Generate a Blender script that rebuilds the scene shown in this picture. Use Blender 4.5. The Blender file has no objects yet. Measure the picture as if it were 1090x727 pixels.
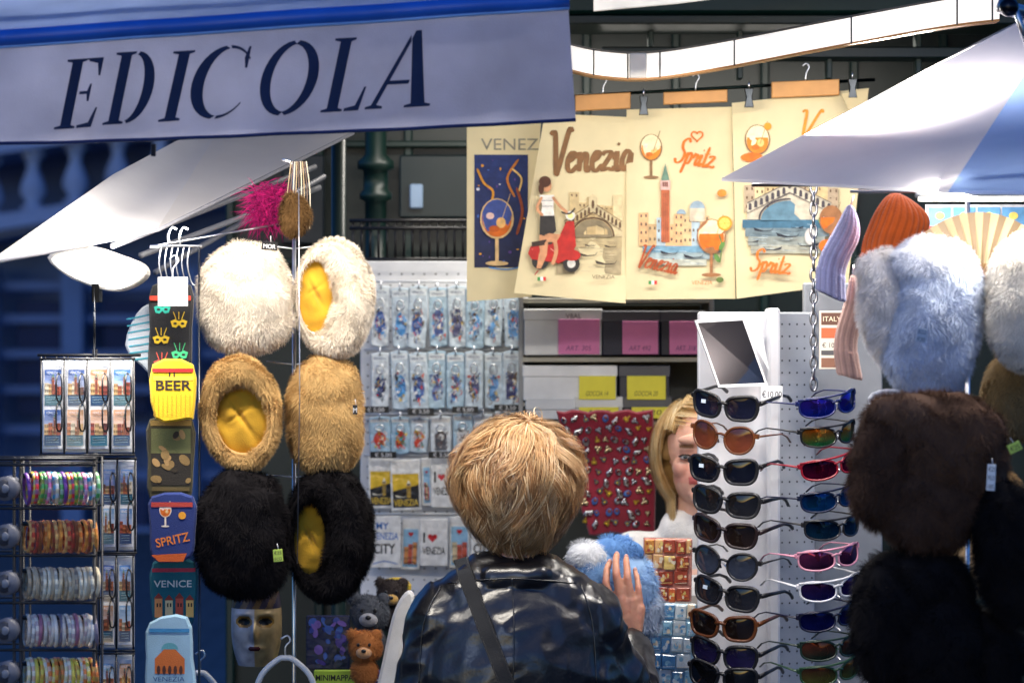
import bpy, math, random
import numpy as np
from mathutils import Vector, Matrix, noise
from mathutils.bvhtree import BVHTree
random.seed(7); RNG=np.random.default_rng(5)
K=3270.0; CZ=1.85; CX0=545.0; CY0=363.5
def W(px,py,d): return Vector(((px-CX0)*d/K, d, CZ-(py-CY0)*d/K))
def l1(c):
    c=c/255.0
    return c/12.92 if c<=0.04045 else ((c+0.055)/1.055)**2.4
def C(r,g,b): return (l1(r),l1(g),l1(b))
def mixc(a,b,t): return tuple(a[i]*(1-t)+b[i]*t for i in range(3))
def catmull(pts,n=6,closed=False):
    P=[np.array(p,float) for p in pts]; out=[]; L=len(P)
    if L<3 and not closed: return [tuple(p) for p in P]
    rng=range(L if closed else L-1)
    for i in rng:
        if closed: a,b,c,d=P[(i-1)%L],P[i],P[(i+1)%L],P[(i+2)%L]
        else: a,b,c,d=P[max(i-1,0)],P[i],P[i+1],P[min(i+2,L-1)]
        for k in range(n):
            t=k/n
            out.append(tuple(0.5*((2*b)+(-a+c)*t+(2*a-5*b+4*c-d)*t*t+(-a+3*b-3*c+d)*t**3)))
    if not closed: out.append(tuple(P[-1]))
    return out
# ------------------------------------------------------------ materials
def newmat(name):
    m=bpy.data.materials.new(name); m.use_nodes=True
    nt=m.node_tree; return m,nt,nt.nodes["Principled BSDF"]
def attrmat(name,rough=0.6,metal=0.0,bump=0.0,bscale=300.0,var=0.15,vscale=25.0,coat=0.0,trans=0.0,sss=0.0,sheen=0.0,spec=0.5,bdist=0.002):
    m,nt,b=newmat(name); N=nt.nodes; L=nt.links
    at=N.new("ShaderNodeAttribute"); at.attribute_name="Col"
    tc=N.new("ShaderNodeTexCoord")
    no=N.new("ShaderNodeTexNoise"); no.inputs["Scale"].default_value=vscale; no.inputs["Detail"].default_value=5
    L.new(tc.outputs["Object"],no.inputs["Vector"])
    mr=N.new("ShaderNodeMapRange"); mr.inputs[1].default_value=0.3; mr.inputs[2].default_value=0.7
    mr.inputs[3].default_value=1-var; mr.inputs[4].default_value=1+var*0.6
    L.new(no.outputs["Fac"],mr.inputs[0])
    vm=N.new("ShaderNodeVectorMath"); vm.operation='SCALE'
    L.new(at.outputs["Color"],vm.inputs[0]); L.new(mr.outputs[0],vm.inputs["Scale"])
    L.new(vm.outputs[0],b.inputs["Base Color"])
    b.inputs["Roughness"].default_value=rough; b.inputs["Metallic"].default_value=metal
    b.inputs["Specular IOR Level"].default_value=spec
    b.inputs["Coat Weight"].default_value=coat; b.inputs["Coat Roughness"].default_value=0.08
    if sss>0:
        b.inputs["Subsurface Weight"].default_value=sss; b.inputs["Subsurface Radius"].default_value=(0.012,0.005,0.003); b.inputs["Subsurface Scale"].default_value=1.0
    if sheen>0: b.inputs["Sheen Weight"].default_value=sheen
    if bump>0:
        n2=N.new("ShaderNodeTexNoise"); n2.inputs["Scale"].default_value=bscale; n2.inputs["Detail"].default_value=4
        L.new(tc.outputs["Object"],n2.inputs["Vector"])
        bp=N.new("ShaderNodeBump"); bp.inputs["Strength"].default_value=bump; bp.inputs["Distance"].default_value=bdist
        L.new(n2.outputs["Fac"],bp.inputs["Height"]); L.new(bp.outputs[0],b.inputs["Normal"])
    if trans>0:
        tr=N.new("ShaderNodeBsdfTranslucent"); L.new(vm.outputs[0],tr.inputs["Color"])
        mx=N.new("ShaderNodeMixShader"); mx.inputs[0].default_value=trans
        out=N["Material Output"]; L.new(b.outputs[0],mx.inputs[1]); L.new(tr.outputs[0],mx.inputs[2]); L.new(mx.outputs[0],out.inputs[0])
    return m
M_cloth=attrmat("cloth",0.9,bump=0.5,bscale=500,var=0.12,sheen=0.2)
M_linen=attrmat("linen",0.9,bump=0.5,bscale=700,var=0.08,vscale=12,trans=0.2)
M_canvas=attrmat("awning_canvas",0.8,bump=0.4,bscale=400,var=0.22,vscale=6,trans=0.45)
M_canvas2=attrmat("awning_canvas_white",0.8,bump=0.3,bscale=300,var=0.08,vscale=5,trans=0.5)
M_paper=attrmat("paper",0.55,var=0.06)
M_print=attrmat("print",0.7,var=0.25,vscale=70)
M_card=attrmat("card",0.5,var=0.12,vscale=15,bump=0.1)
M_plastic=attrmat("plastic",0.3,var=0.06,vscale=10)
M_gloss=attrmat("gloss_packet",0.25,coat=0.8,bump=0.8,bscale=55,var=0.2,vscale=60,bdist=0.004)
M_metal=attrmat("metal",0.28,metal=1.0,var=0.15)
M_paint=attrmat("painted_metal",0.4,bump=0.15,bscale=60,var=0.2,vscale=8)
M_leather=attrmat("leather",0.29,bump=0.3,bscale=120,var=0.2,bdist=0.002,spec=.7)
M_skin=attrmat("skin",0.5,sss=0.25,bump=0.25,bscale=180,var=0.1,vscale=30)
M_fur=attrmat("fur",0.85,var=0.16,vscale=22,trans=0.2,spec=0.15)
M_hair=attrmat("hair",0.40,var=0.25,vscale=22,trans=0.25,spec=0.5)
M_knit=attrmat("knit",0.95,bump=0.8,bscale=260,var=0.2,sheen=0.3)
M_velvet=attrmat("velvet",0.9,bump=0.3,bscale=200,var=0.3,vscale=9,sheen=0.5)
M_lens=attrmat("lens_dark",0.05,var=0.0,spec=0.6)
M_lensm=attrmat("lens_mirror",0.09,metal=0.9,var=0.35,vscale=30)
M_stone=attrmat("stone",0.85,bump=0.4,bscale=6,var=0.3,vscale=1.2,bdist=0.02)
M_mirror=attrmat("mirror_glass",0.03,metal=1.0,var=0.0)
M_wood=attrmat("wood",0.55,bump=0.2,bscale=90,var=0.25,vscale=14)
def emat(name,col,st,sc=9):
    m,nt,b=newmat(name); b.inputs["Base Color"].default_value=(*col,1); b.inputs["Emission Color"].default_value=(*col,1)
    b.inputs["Roughness"].default_value=0.4
    tc=nt.nodes.new("ShaderNodeTexCoord"); no=nt.nodes.new("ShaderNodeTexNoise"); no.inputs["Scale"].default_value=sc
    nt.links.new(tc.outputs["Object"],no.inputs["Vector"])
    mr=nt.nodes.new("ShaderNodeMapRange"); mr.inputs[1].default_value=.3; mr.inputs[2].default_value=.7; mr.inputs[3].default_value=st*0.55; mr.inputs[4].default_value=st*1.3
    nt.links.new(no.outputs["Fac"],mr.inputs[0]); nt.links.new(mr.outputs[0],b.inputs["Emission Strength"])
    return m
M_tube=emat("lit_tube",(1.0,0.94,0.85),0.7)
M_lamp=emat("lamp_diffuser",(1.0,0.95,0.85),7.0)
# ------------------------------------------------------------ mesh builder
_tc={}
def text_geo(s,bold):
    k=(s,bold)
    if k in _tc: return _tc[k]
    cu=bpy.data.curves.new("t","FONT"); cu.body=s; cu.size=1; cu.offset=bold; cu.resolution_u=3
    ob=bpy.data.objects.new("t",cu); bpy.context.scene.collection.objects.link(ob)
    dg=bpy.context.evaluated_depsgraph_get(); me=bpy.data.meshes.new_from_object(ob.evaluated_get(dg))
    v=[(q.co.x,q.co.y) for q in me.vertices]; f=[tuple(p.vertices) for p in me.polygons]
    bpy.data.objects.remove(ob); bpy.data.curves.remove(cu); bpy.data.meshes.remove(me)
    _tc[k]=(v,f); return v,f
CAPH=None
class MB:
    def __init__(s,ax=0,ay=0,d=None):
        s.v=[];s.f=[];s.c=[];s.m=[];s.sm=[]
        s.ax=ax;s.ay=ay;s.d=d;s.s=(d/K if d else 1.0);s.lay=0.0
    def loc(s): return W(s.ax,s.ay,s.d)
    def p(s,x,y,o=0.0): return ((x-s.ax)*s.s,-o,-(y-s.ay)*s.s)
    def add(s,verts,faces,col,mi=0,sm=False):
        b=len(s.v); s.v.extend([tuple(q) for q in verts])
        for i,f in enumerate(faces):
            s.f.append(tuple(b+k for k in f)); s.c.append(col[i] if isinstance(col,list) else col); s.m.append(mi); s.sm.append(sm)
    def grid(s,fn,nu,nv,col,mi=0,sm=True,cu=False,cv=False):
        vs=[];fs=[];cs=[]
        for i in range(nu+(0 if cu else 1)):
            for j in range(nv+(0 if cv else 1)): vs.append(fn(i/nu,j/nv))
        R=nv+(0 if cv else 1); Q=nu+(0 if cu else 1)
        for i in range(nu):
            for j in range(nv):
                fs.append((i*R+j,((i+1)%Q)*R+j,((i+1)%Q)*R+(j+1)%R,i*R+(j+1)%R))
                cs.append(col((i+.5)/nu,(j+.5)/nv) if callable(col) else col)
        s.add(vs,fs,cs,mi,sm)
    def L(s,o):
        if o is None: s.lay+=0.00009; return s.lay+0.0003
        return o
    def poly(s,pts,col,o=None,mi=0):
        o=s.L(o); s.add([s.p(x,y,o) for x,y in pts],[tuple(range(len(pts)))],col,mi)
    def rect(s,x0,y0,x1,y1,col,o=None,mi=0): s.poly([(x0,y0),(x1,y0),(x1,y1),(x0,y1)],col,o,mi)
    def ell(s,cx,cy,rx,ry,col,o=None,n=16,a0=0,a1=360,mi=0,rot=0):
        pts=[]; full=(a1-a0)>=360; cr,sr=math.cos(math.radians(rot)),math.sin(math.radians(rot))
        for k in range(n if full else n+1):
            a=math.radians(a0+(a1-a0)*k/n); x=rx*math.cos(a); y=ry*math.sin(a); pts.append((cx+x*cr-y*sr,cy+x*sr+y*cr))
        s.poly(pts,col,o,mi)
    def stroke(s,pts,w,col,o=None,cal=0.0,n=5,mi=0,curve=True):
        o=s.L(o); q=catmull(pts,n) if curve else pts
        vs=[];fs=[]
        for i,(x,y) in enumerate(q):
            a=q[max(i-1,0)];b=q[min(i+1,len(q)-1)]
            dx,dy=b[0]-a[0],b[1]-a[1]; l=math.hypot(dx,dy) or 1; dx/=l;dy/=l
            ww=w*0.5*(1-cal+cal*abs(dy)) * (0.5 if i in(0,len(q)-1) else 1)
            vs+= [s.p(x-dy*ww,y+dx*ww,o),s.p(x+dy*ww,y-dx*ww,o)]
        for i in range(len(q)-1): fs.append((2*i,2*i+1,2*i+3,2*i+2))
        s.add(vs,fs,col,mi)
    def text(s,t,x,y,h,col,o=None,shear=0.0,bold=0.0,w=None,rot=0.0,mi=0):
        global CAPH
        if CAPH is None: CAPH=max(q[1] for q in text_geo("H",0.0)[0])
        v,f=text_geo(t,bold)
        if not v: return
        o=s.L(o); k=h/CAPH; x0=min(q[0] for q in v); x1=max(q[0] for q in v)
        kx=k if w is None else w/(x1-x0); cr,sr=math.cos(math.radians(rot)),math.sin(math.radians(rot))
        vs=[]
        for a,b in v:
            X=(a-x0)*kx+shear*b*k; Y=b*k
            vs.append(s.p(x+X*cr+Y*sr,y-(Y*cr-X*sr)*1.0,o))
        s.add(vs,f,col,mi)
    def box(s,c,sz,col,mi=0,rz=0.0,bev=0.0,M=None):
        hx,hy,hz=sz[0]/2,sz[1]/2,sz[2]/2; b=min(bev,hx*.45,hy*.45,hz*.45)
        R=Matrix.Rotation(rz,3,'Z') if M is None else M; vs=[];fs=[]
        if b<=0:
            for x in(-hx,hx):
                for y in(-hy,hy):
                    for z in(-hz,hz): vs.append((x,y,z))
            fs=[(0,1,3,2),(4,6,7,5),(0,4,5,1),(2,3,7,6),(0,2,6,4),(1,5,7,3)]
        else:
            idx={}
            for x in(-1,1):
                for y in(-1,1):
                    for z in(-1,1):
                        for ax in range(3):
                            q=[x*(hx-b),y*(hy-b),z*(hz-b)]; q[ax]=(x*hx,y*hy,z*hz)[ax]
                            idx[(x,y,z,ax)]=len(vs); vs.append(tuple(q))
            I=idx
            for sg in(-1,1):
                fs.append((I[sg,-1,-1,0],I[sg,1,-1,0],I[sg,1,1,0],I[sg,-1,1,0]))
                fs.append((I[-1,sg,-1,1],I[1,sg,-1,1],I[1,sg,1,1],I[-1,sg,1,1]))
                fs.append((I[-1,-1,sg,2],I[1,-1,sg,2],I[1,1,sg,2],I[-1,1,sg,2]))
            for a in(-1,1):
                for c2 in(-1,1):
                    fs.append((I[a,c2,-1,0],I[a,c2,1,0],I[a,c2,1,1],I[a,c2,-1,1]))
                    fs.append((I[a,-1,c2,0],I[a,1,c2,0],I[a,1,c2,2],I[a,-1,c2,2]))
                    fs.append((I[-1,a,c2,1],I[1,a,c2,1],I[1,a,c2,2],I[-1,a,c2,2]))
                    for z in(-1,1): fs.append((I[a,c2,z,0],I[a,c2,z,1],I[a,c2,z,2]))
        c=Vector(c); s.add([R@Vector(q)+c for q in vs],fs,col,mi)
    def bx(s,x0,y0,x1,y1,o0,o1,col,mi=0,bev=1.0):
        a=s.p((x0+x1)/2,(y0+y1)/2,(o0+o1)/2); s.box(a,((x1-x0)*s.s,abs(o1-o0),abs(y1-y0)*s.s),col,mi,bev=bev*s.s)
    def tube(s,pts,r,col,n=8,mi=0,closed=False,sm=True,flat=1.0,caps=True):
        P=[Vector(q) for q in pts]; N=len(P)
        rr=r if isinstance(r,(list,tuple)) else [r]*N
        T=[]
        for i in range(N):
            a=P[(i-1)%N] if closed else P[max(i-1,0)]; b=P[(i+1)%N] if closed else P[min(i+1,N-1)]
            t=(b-a); T.append(t.normalized() if t.length>1e-9 else Vector((0,0,1)))
        up=Vector((0,0,1)) if abs(T[0].z)<0.9 else Vector((1,0,0))
        u=T[0].cross(up).normalized(); vs=[];fs=[]
        for i in range(N):
            u=(u-T[i]*u.dot(T[i])).normalized(); w=T[i].cross(u)
            for k in range(n):
                a=2*math.pi*k/n; vs.append(P[i]+u*math.cos(a)*rr[i]+w*math.sin(a)*rr[i]*flat)
        for i in range(N if closed else N-1):
            j=(i+1)%N
            for k in range(n): fs.append((i*n+k,i*n+(k+1)%n,j*n+(k+1)%n,j*n+k))
        if caps and not closed: fs.append(tuple(range(n))[::-1]); fs.append(tuple((N-1)*n+k for k in range(n)))
        s.add(vs,fs,col,mi,sm)
    def tubep(s,pts,rpx,col,n=8,mi=0,curve=0,closed=False,flat=1.0):
        if curve: pts=catmull(pts,curve,closed)
        r=[q*s.s for q in rpx] if isinstance(rpx,list) else rpx*s.s
        s.tube([s.p(*q) for q in pts],r,col,n,mi,closed,flat=flat)
    def ellipsoid(s,c,r,col,nu=20,nv=14,mi=0,amp=0.0,fr=8.0,e=1.0,M=None,half=None):
        c=Vector(c)
        def sp(a): return math.copysign(abs(a)**e,a)
        def fn(u,v):
            th=2*math.pi*u; ph=math.pi*v
            q=Vector((sp(math.cos(th))*sp(math.sin(ph))*r[0],sp(math.sin(th))*sp(math.sin(ph))*r[1],sp(math.cos(ph))*r[2]))
            if amp: q*=1+amp*noise.noise((q+c*3)*fr)
            if M is not None: q=M@q
            return tuple(q+c)
        s.grid(fn,nu,nv,col,mi,True,cu=True)
    def slab(s,pts,o0,o1,col,bev=1.5,mi=0):
        n=len(pts); A=sum(pts[i][0]*pts[(i+1)%n][1]-pts[(i+1)%n][0]*pts[i][1] for i in range(n)); sg=1 if A>0 else -1
        ins=[]
        for i in range(n):
            a,b,c=pts[i-1],pts[i],pts[(i+1)%n]
            def nr(p,q):
                dx,dy=q[0]-p[0],q[1]-p[1]; l=math.hypot(dx,dy) or 1; return (-dy/l*sg,dx/l*sg)
            n1,n2=nr(a,b),nr(b,c); mx,my=n1[0]+n2[0],n1[1]+n2[1]; l=math.hypot(mx,my) or 1
            ins.append((b[0]+mx/l*bev,b[1]+my/l*bev))
        mo=o1-min(abs(o1-o0)*.4,bev*s.s)*(1 if o1>o0 else -1)
        vs=[s.p(x,y,o0) for x,y in pts]+[s.p(x,y,mo) for x,y in pts]+[s.p(x,y,o1) for x,y in ins]
        fs=[tuple(range(n)),tuple(range(2*n,3*n))]
        for i in range(n):
            j=(i+1)%n; fs+= [(i,j,n+j,n+i),(n+i,n+j,2*n+j,2*n+i)]
        s.add(vs,fs,col,mi); s.lay=max(s.lay,o1)
    def warp(s,fn): s.v=[fn(*q) for q in s.v]
    def join(s,q):
        b=len(s.v); s.v+=q.v; s.f+=[tuple(b+k for k in f) for f in q.f]; s.c+=q.c; s.m+=q.m; s.sm+=q.sm
def mk(name,mb,mats,loc=None,parent=None,label=None,cat=None,group=None,rot=None,kind=None):
    me=bpy.data.meshes.new(name); me.from_pydata(mb.v,[],mb.f)
    if not isinstance(mats,(list,tuple)): mats=[mats]
    for m in mats: me.materials.append(m)
    me.polygons.foreach_set("material_index",np.array(mb.m,dtype=np.int32))
    me.polygons.foreach_set("use_smooth",np.array(mb.sm,dtype=bool))
    tot=np.array([len(f) for f in mb.f]); c=np.array(mb.c,dtype=np.float32).reshape(-1,3)
    cc=np.concatenate([np.repeat(c,tot,axis=0),np.ones((tot.sum(),1),np.float32)],1)
    at=me.color_attributes.new("Col",'FLOAT_COLOR','CORNER'); at.data.foreach_set("color",cc.ravel())
    me.update()
    ob=bpy.data.objects.new(name,me); bpy.context.scene.collection.objects.link(ob)
    if parent is None: ob.location=loc if loc is not None else (mb.loc() if mb.d else (0,0,0))
    else:
        ob.parent=parent
        if loc is not None: ob.location=loc
    if rot: ob.rotation_euler=rot
    tag(ob,label,cat,group,kind); return ob
def tag(ob,label=None,cat=None,group=None,kind=None):
    if label: ob["label"]=label
    if cat: ob["category"]=cat
    if group: ob["group"]=group
    if kind: ob["kind"]=kind
def emp(name,loc,label,cat,group=None,rot=None):
    e=bpy.data.objects.new(name,None); e.empty_display_size=0.05; bpy.context.scene.collection.objects.link(e)
    e.location=loc
    if rot: e.rotation_euler=rot
    tag(e,label,cat,group); return e
def clone(ob,loc,rot=None,scale=None):
    n=ob.copy(); bpy.context.scene.collection.objects.link(n); n.location=loc
    if rot is not None: n.rotation_euler=rot
    for ch in ob.children:
        k=ch.copy(); bpy.context.scene.collection.objects.link(k); k.parent=n
    return n
# ------------------------------------------------------------ fur
def sample(mb,n):
    V=np.array(mb.v); tr=[];cl=[]
    for i,f in enumerate(mb.f):
        for k in range(1,len(f)-1): tr.append((f[0],f[k],f[k+1])); cl.append(mb.c[i])
    tr=np.array(tr); cl=np.array(cl); a,b,c=V[tr[:,0]],V[tr[:,1]],V[tr[:,2]]
    cr=np.cross(b-a,c-a); ar=np.linalg.norm(cr,axis=1)
    idx=RNG.choice(len(tr),n,p=ar/ar.sum()); u=RNG.random(n); w=RNG.random(n); fl=u+w>1; u[fl]=1-u[fl]; w[fl]=1-w[fl]
    P=a[idx]+(b-a)[idx]*u[:,None]+(c-a)[idx]*w[:,None]; Nn=cr[idx]/np.maximum(ar[idx],1e-12)[:,None]
    return P,Nn,cl[idx]
def fur(mb,n,L,w,flow=(0,0,-1),fl=0.6,cl=0.3,outward=None,var=0.14,tipc=1.08,fq=75.0,keep=None):
    P,N,c=sample(mb,n)
    if keep is not None:
        k=keep(P); P,N,c=P[k],N[k],c[k]; n=len(P)
    if outward is not None:
        ctr=np.array(outward); sgn=np.sign(np.sum(N*(P-ctr),axis=1)); N=N*sgn[:,None]
    flow=np.array(flow)
    q=P*fq; nz=np.stack([np.sin(q[:,0]*1.3+2*np.sin(q[:,2])),np.sin(q[:,1]*1.7+q[:,2]+1.5*np.sin(q[:,0]*.7)),np.sin(q[:,2]*1.1+2*np.sin(q[:,1]*1.2+q[:,0]))],1)
    D=N+flow*fl+nz*cl+RNG.normal(0,.16,(n,3)); D/=np.linalg.norm(D,axis=1)[:,None]
    Wd=np.cross(D,N)+RNG.normal(0,.12,(n,3)); Wd/=np.maximum(np.linalg.norm(Wd,axis=1),1e-6)[:,None]
    LL=(L*(0.6+0.7*RNG.random(n)))[:,None]; w=w*(0.7+.6*RNG.random(n))[:,None]
    B0=P-Wd*w;B1=P+Wd*w; Mi=P+D*LL*.55; D2=D+flow*fl*.6; D2/=np.linalg.norm(D2,axis=1)[:,None]; T=Mi+D2*LL*.5
    M0=Mi-Wd*w*.75;M1=Mi+Wd*w*.75
    V=np.stack([B0,B1,M0,M1,T],1).reshape(-1,3); base=len(mb.v); i=base+5*np.arange(n)
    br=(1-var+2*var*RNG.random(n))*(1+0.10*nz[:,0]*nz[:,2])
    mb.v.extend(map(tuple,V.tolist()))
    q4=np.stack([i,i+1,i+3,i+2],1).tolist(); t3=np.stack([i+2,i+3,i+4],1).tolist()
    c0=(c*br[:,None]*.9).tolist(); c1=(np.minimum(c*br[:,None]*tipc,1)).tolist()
    mb.f.extend(map(tuple,q4)); mb.c.extend(map(tuple,c0)); mb.m.extend([0]*n); mb.sm.extend([False]*n)
    mb.f.extend(map(tuple,t3)); mb.c.extend(map(tuple,c1)); mb.m.extend([0]*n); mb.sm.extend([False]*n)
# ------------------------------------------------------------ voxel-blended bodies
def capsule(mb,a,b,ra,rb,n=12,sy=1.0):
    a=Vector(a);b=Vector(b); t=(b-a); L=t.length; t=t.normalized() if L>1e-6 else Vector((0,0,1))
    pts=[];rr=[]
    for k in range(5):
        an=math.pi/2*(1-k/4); pts.append(a-t*ra*math.sin(an)); rr.append(max(ra*math.cos(an),ra*.02))
    for k in range(5):
        an=math.pi/2*k/4; pts.append(b+t*rb*math.sin(an)); rr.append(max(rb*math.cos(an),rb*.02))
    mb.tube(pts,rr,(1,1,1),n=n,sm=True,flat=sy)
def blob(name,caps,ells,voxel,colfn,mat,loc,parent=None,smooth=4,disp=None,**kw):
    mb=MB()
    for c in caps: capsule(mb,*c)
    for e in ells: mb.ellipsoid(e[0],e[1],(1,1,1),24,16,M=(e[2] if len(e)>2 else None))
    me=bpy.data.meshes.new("tmp"); me.from_pydata(mb.v,[],mb.f); ob=bpy.data.objects.new("tmp",me); bpy.context.scene.collection.objects.link(ob)
    r=ob.modifiers.new("r","REMESH"); r.mode='VOXEL'; r.voxel_size=voxel; r.use_smooth_shade=True
    sm=ob.modifiers.new("s","SMOOTH"); sm.factor=0.5; sm.iterations=smooth
    dg=bpy.context.evaluated_depsgraph_get(); m2=bpy.data.meshes.new_from_object(ob.evaluated_get(dg)); bpy.data.objects.remove(ob)
    m2.name=name
    if disp:
        nn=[v.normal.copy() for v in m2.vertices]
        for v,q in zip(m2.vertices,nn): v.co+=q*disp(v.co)
        m2.update()
    m2.materials.clear(); m2.materials.append(mat)
    vc=np.array([colfn(v.co) for v in m2.vertices],dtype=np.float32)
    li=np.empty(len(m2.loops),dtype=np.int32); m2.loops.foreach_get("vertex_index",li)
    at=m2.color_attributes.new("Col",'FLOAT_COLOR','CORNER'); at.data.foreach_set("color",np.concatenate([vc[li],np.ones((len(li),1),np.float32)],1).ravel())
    m2.polygons.foreach_set("use_smooth",np.ones(len(m2.polygons),bool))
    ob=bpy.data.objects.new(name,m2); bpy.context.scene.collection.objects.link(ob)
    if parent: ob.parent=parent
    else: ob.location=loc
    tag(ob,kw.get("label"),kw.get("cat")); return ob
# ------------------------------------------------------------ drawing helpers
SC={'V':([[(0,.9),(.08,.98),(.15,.85),(.25,0),(.32,.1),(.55,1),(.64,.95)]],.52),
'e':([[(0,.2),(.2,.3),(.27,.42),(.17,.46),(.07,.3),(.08,.08),(.2,0),(.38,.15)]],.35),
'n':([[(0,.3),(.06,.44),(.08,.2),(.07,0)],[(.08,.2),(.2,.42),(.28,.38),(.28,.1),(.33,0),(.42,.12)]],.4),
'z':([[(0,.38),(.1,.45),(.28,.42),(.1,.15),(.03,.02),(.2,.05),(.35,.02),(.4,.1)]],.37),
'i':([[(0,.25),(.08,.44),(.08,.1),(.14,0),(.24,.12)],[(.1,.6),(.12,.66)]],.22),
'a':([[(.28,.4),(.15,.46),(.03,.25),(.08,.02),(.2,.08),(.29,.42),(.29,.1),(.35,0),(.45,.12)]],.42),
'S':([[(.5,.85),(.35,1),(.15,.85),(.2,.6),(.4,.4),(.38,.1),(.15,-.02),(0,.15)]],.5),
'p':([[(0,.25),(.1,.44),(.08,0),(.05,-.4)],[(.09,.3),(.2,.46),(.32,.3),(.25,.03),(.1,.05)]],.4),
'r':([[(0,.25),(.08,.46),(.1,.38),(.22,.42),(.2,.1),(.27,0),(.36,.12)]],.32),
't':([[(.12,.8),(.1,.1),(.18,0),(.3,.12)],[(-.02,.5),(.28,.53)]],.27)}
def script(mb,t,x,y,h,wd,col,w,sh=0.15,rot=0,cal=.5):
    tot=sum(SC[c][1] for c in t); k=wd/tot; cr,sr=math.cos(math.radians(rot)),math.sin(math.radians(rot)); X=0
    for c in t:
        for st in SC[c][0]:
            P=[]
            for a,b in st:
                xx=(X+a)*k+sh*b*h; yy=b*h; P.append((x+xx*cr+yy*sr,y-yy*cr+xx*sr))
            mb.stroke(P,w,col,cal=cal)
        X+=SC[c][1]
def glass(mb,cx,cy,h,liq,ol,bg=None):
    mb.rect(cx-.02*h-.4,cy-.42*h,cx+.02*h+.4,cy-.02*h,ol); mb.ell(cx,cy-.02*h,.17*h,.035*h,ol)
    mb.ell(cx,cy-.68*h,.25*h,.3*h,ol,n=20)
    if bg: mb.ell(cx,cy-.69*h,.225*h,.275*h,bg,n=20)
    mb.ell(cx,cy-.66*h,.215*h,.25*h,liq,n=16,a0=-15,a1=195)
    mb.ell(cx+.06*h,cy-.62*h,.07*h,.08*h,mixc(liq,(1,.8,.3),.5)); mb.ell(cx-.1*h,cy-.72*h,.06*h,.05*h,mixc(liq,(1,1,1),.5)); mb.ell(cx-.04*h,cy-.53*h,.08*h,.05*h,mixc(liq,(.4,.05,.0),.5))
    mb.stroke([(cx+.05*h,cy-.6*h),(cx+.2*h,cy-1.05*h)],1.2,ol)
def heart(mb,cx,cy,r,col,line=None):
    P=[]
    for k in range(24):
        t=2*math.pi*k/24; P.append((cx+r*math.sin(t)**3,cy-r*(13*math.cos(t)-5*math.cos(2*t)-2*math.cos(3*t)-math.cos(4*t))/16))
    if line: mb.stroke(P+[P[0]],line,col)
    else: mb.poly(P,col)
def rialto(mb,x0,y0,w,h,col,lt,water):
    cx=x0+w/2
    def top(t): return y0-h*(.42+.5*(1-abs(2*t-1)))
    mb.poly([(x0,y0),(x0,top(0)),(cx-w*.07,top(.45)),(cx-w*.07,top(.5)-h*.15),(cx,top(.5)-h*.28),(cx+w*.07,top(.5)-h*.15),(cx+w*.07,top(.55)),(x0+w,top(1)),(x0+w,y0)],lt)
    mb.ell(cx,y0+h*.02,w*.34,h*.5,water,n=20,a0=180,a1=360)
    mb.stroke([(cx+w*.36*math.cos(a),y0-h*.52*math.sin(a)) for a in [math.pi*k/12 for k in range(13)]],1.8,col)
    for i in range(15):
        t=(i+.5)/15
        if abs(t-.5)<.04: mb.ell(cx,top(.5)+h*.02,w*.025,h*.12,col); continue
        X=x0+w*t; Y=top(t)+h*.13
        mb.rect(X-w*.018,Y-h*.05,X+w*.018,Y+h*.08,col); mb.ell(X,Y-h*.05,w*.018,h*.045,col,n=8)
    mb.stroke([(x0,top(0)),(cx-w*.07,top(.45))],1.2,col,curve=False); mb.stroke([(cx+w*.07,top(.55)),(x0+w,top(1))],1.2,col,curve=False)
    mb.stroke([(x0,top(0)+h*.26),(cx,top(.5)+h*.24),(x0+w,top(1)+h*.26)],1.1,col,curve=False)
def gondola(mb,x,y,w,col,f=1):
    mb.poly([(x-f*w/2,y-w*.16),(x-f*w*.42,y),(x-f*w*.1,y+w*.05),(x+f*w*.35,y+w*.02),(x+f*w/2,y-w*.2),(x+f*w*.42,y-w*.03),(x,y)],col)
def houses(mb,x0,y0,w,h,cols,rnd,n=5,win=None):
    x=x0
    for i in range(n):
        ww=w/n*(.9+.2*rnd.random()); hh=h*(.6+.4*rnd.random()); c=rnd.choice(cols)
        mb.rect(x,y0-hh,min(x+ww,x0+w),y0,c)
        wc=win or mixc(c,(0,0,0),.6); k=max(2,int(ww/5))
        for a in range(k):
            for b in range(max(2,int(hh/8))):
                X=x+ww*(a+.5)/k; Y=y0-hh*(b+.6)/max(2,int(hh/8))
                if X<x0+w-1: mb.rect(X-.9,Y-1.6,X+.9,Y+1.4,wc,o=mb.lay+.0004)
        mb.lay+=.0002
        x+=w/n
def campanile(mb,x,y,w,h,col,dk,roof):
    mb.rect(x-w/2,y-h*.68,x+w/2,y,col); mb.rect(x-w*.6,y-h*.78,x+w*.6,y-h*.66,mixc(col,(1,1,1),.3)); mb.poly([(x-w*.5,y-h*.78),(x,y-h),(x+w*.5,y-h*.78)],roof)
    for k in(-.22,0,.22): mb.stroke([(x+w*k,y-h*.62),(x+w*k,y-2)],.6,dk,curve=False); mb.rect(x+w*k-.7,y-h*.76,x+w*k+.7,y-h*.7,dk)
CREAM=C(232,216,172); BLK=(0.012,0.012,0.014); WH=(.8,.8,.8); NAVY=C(22,32,62); CHROME=(.75,.76,.78)
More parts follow.
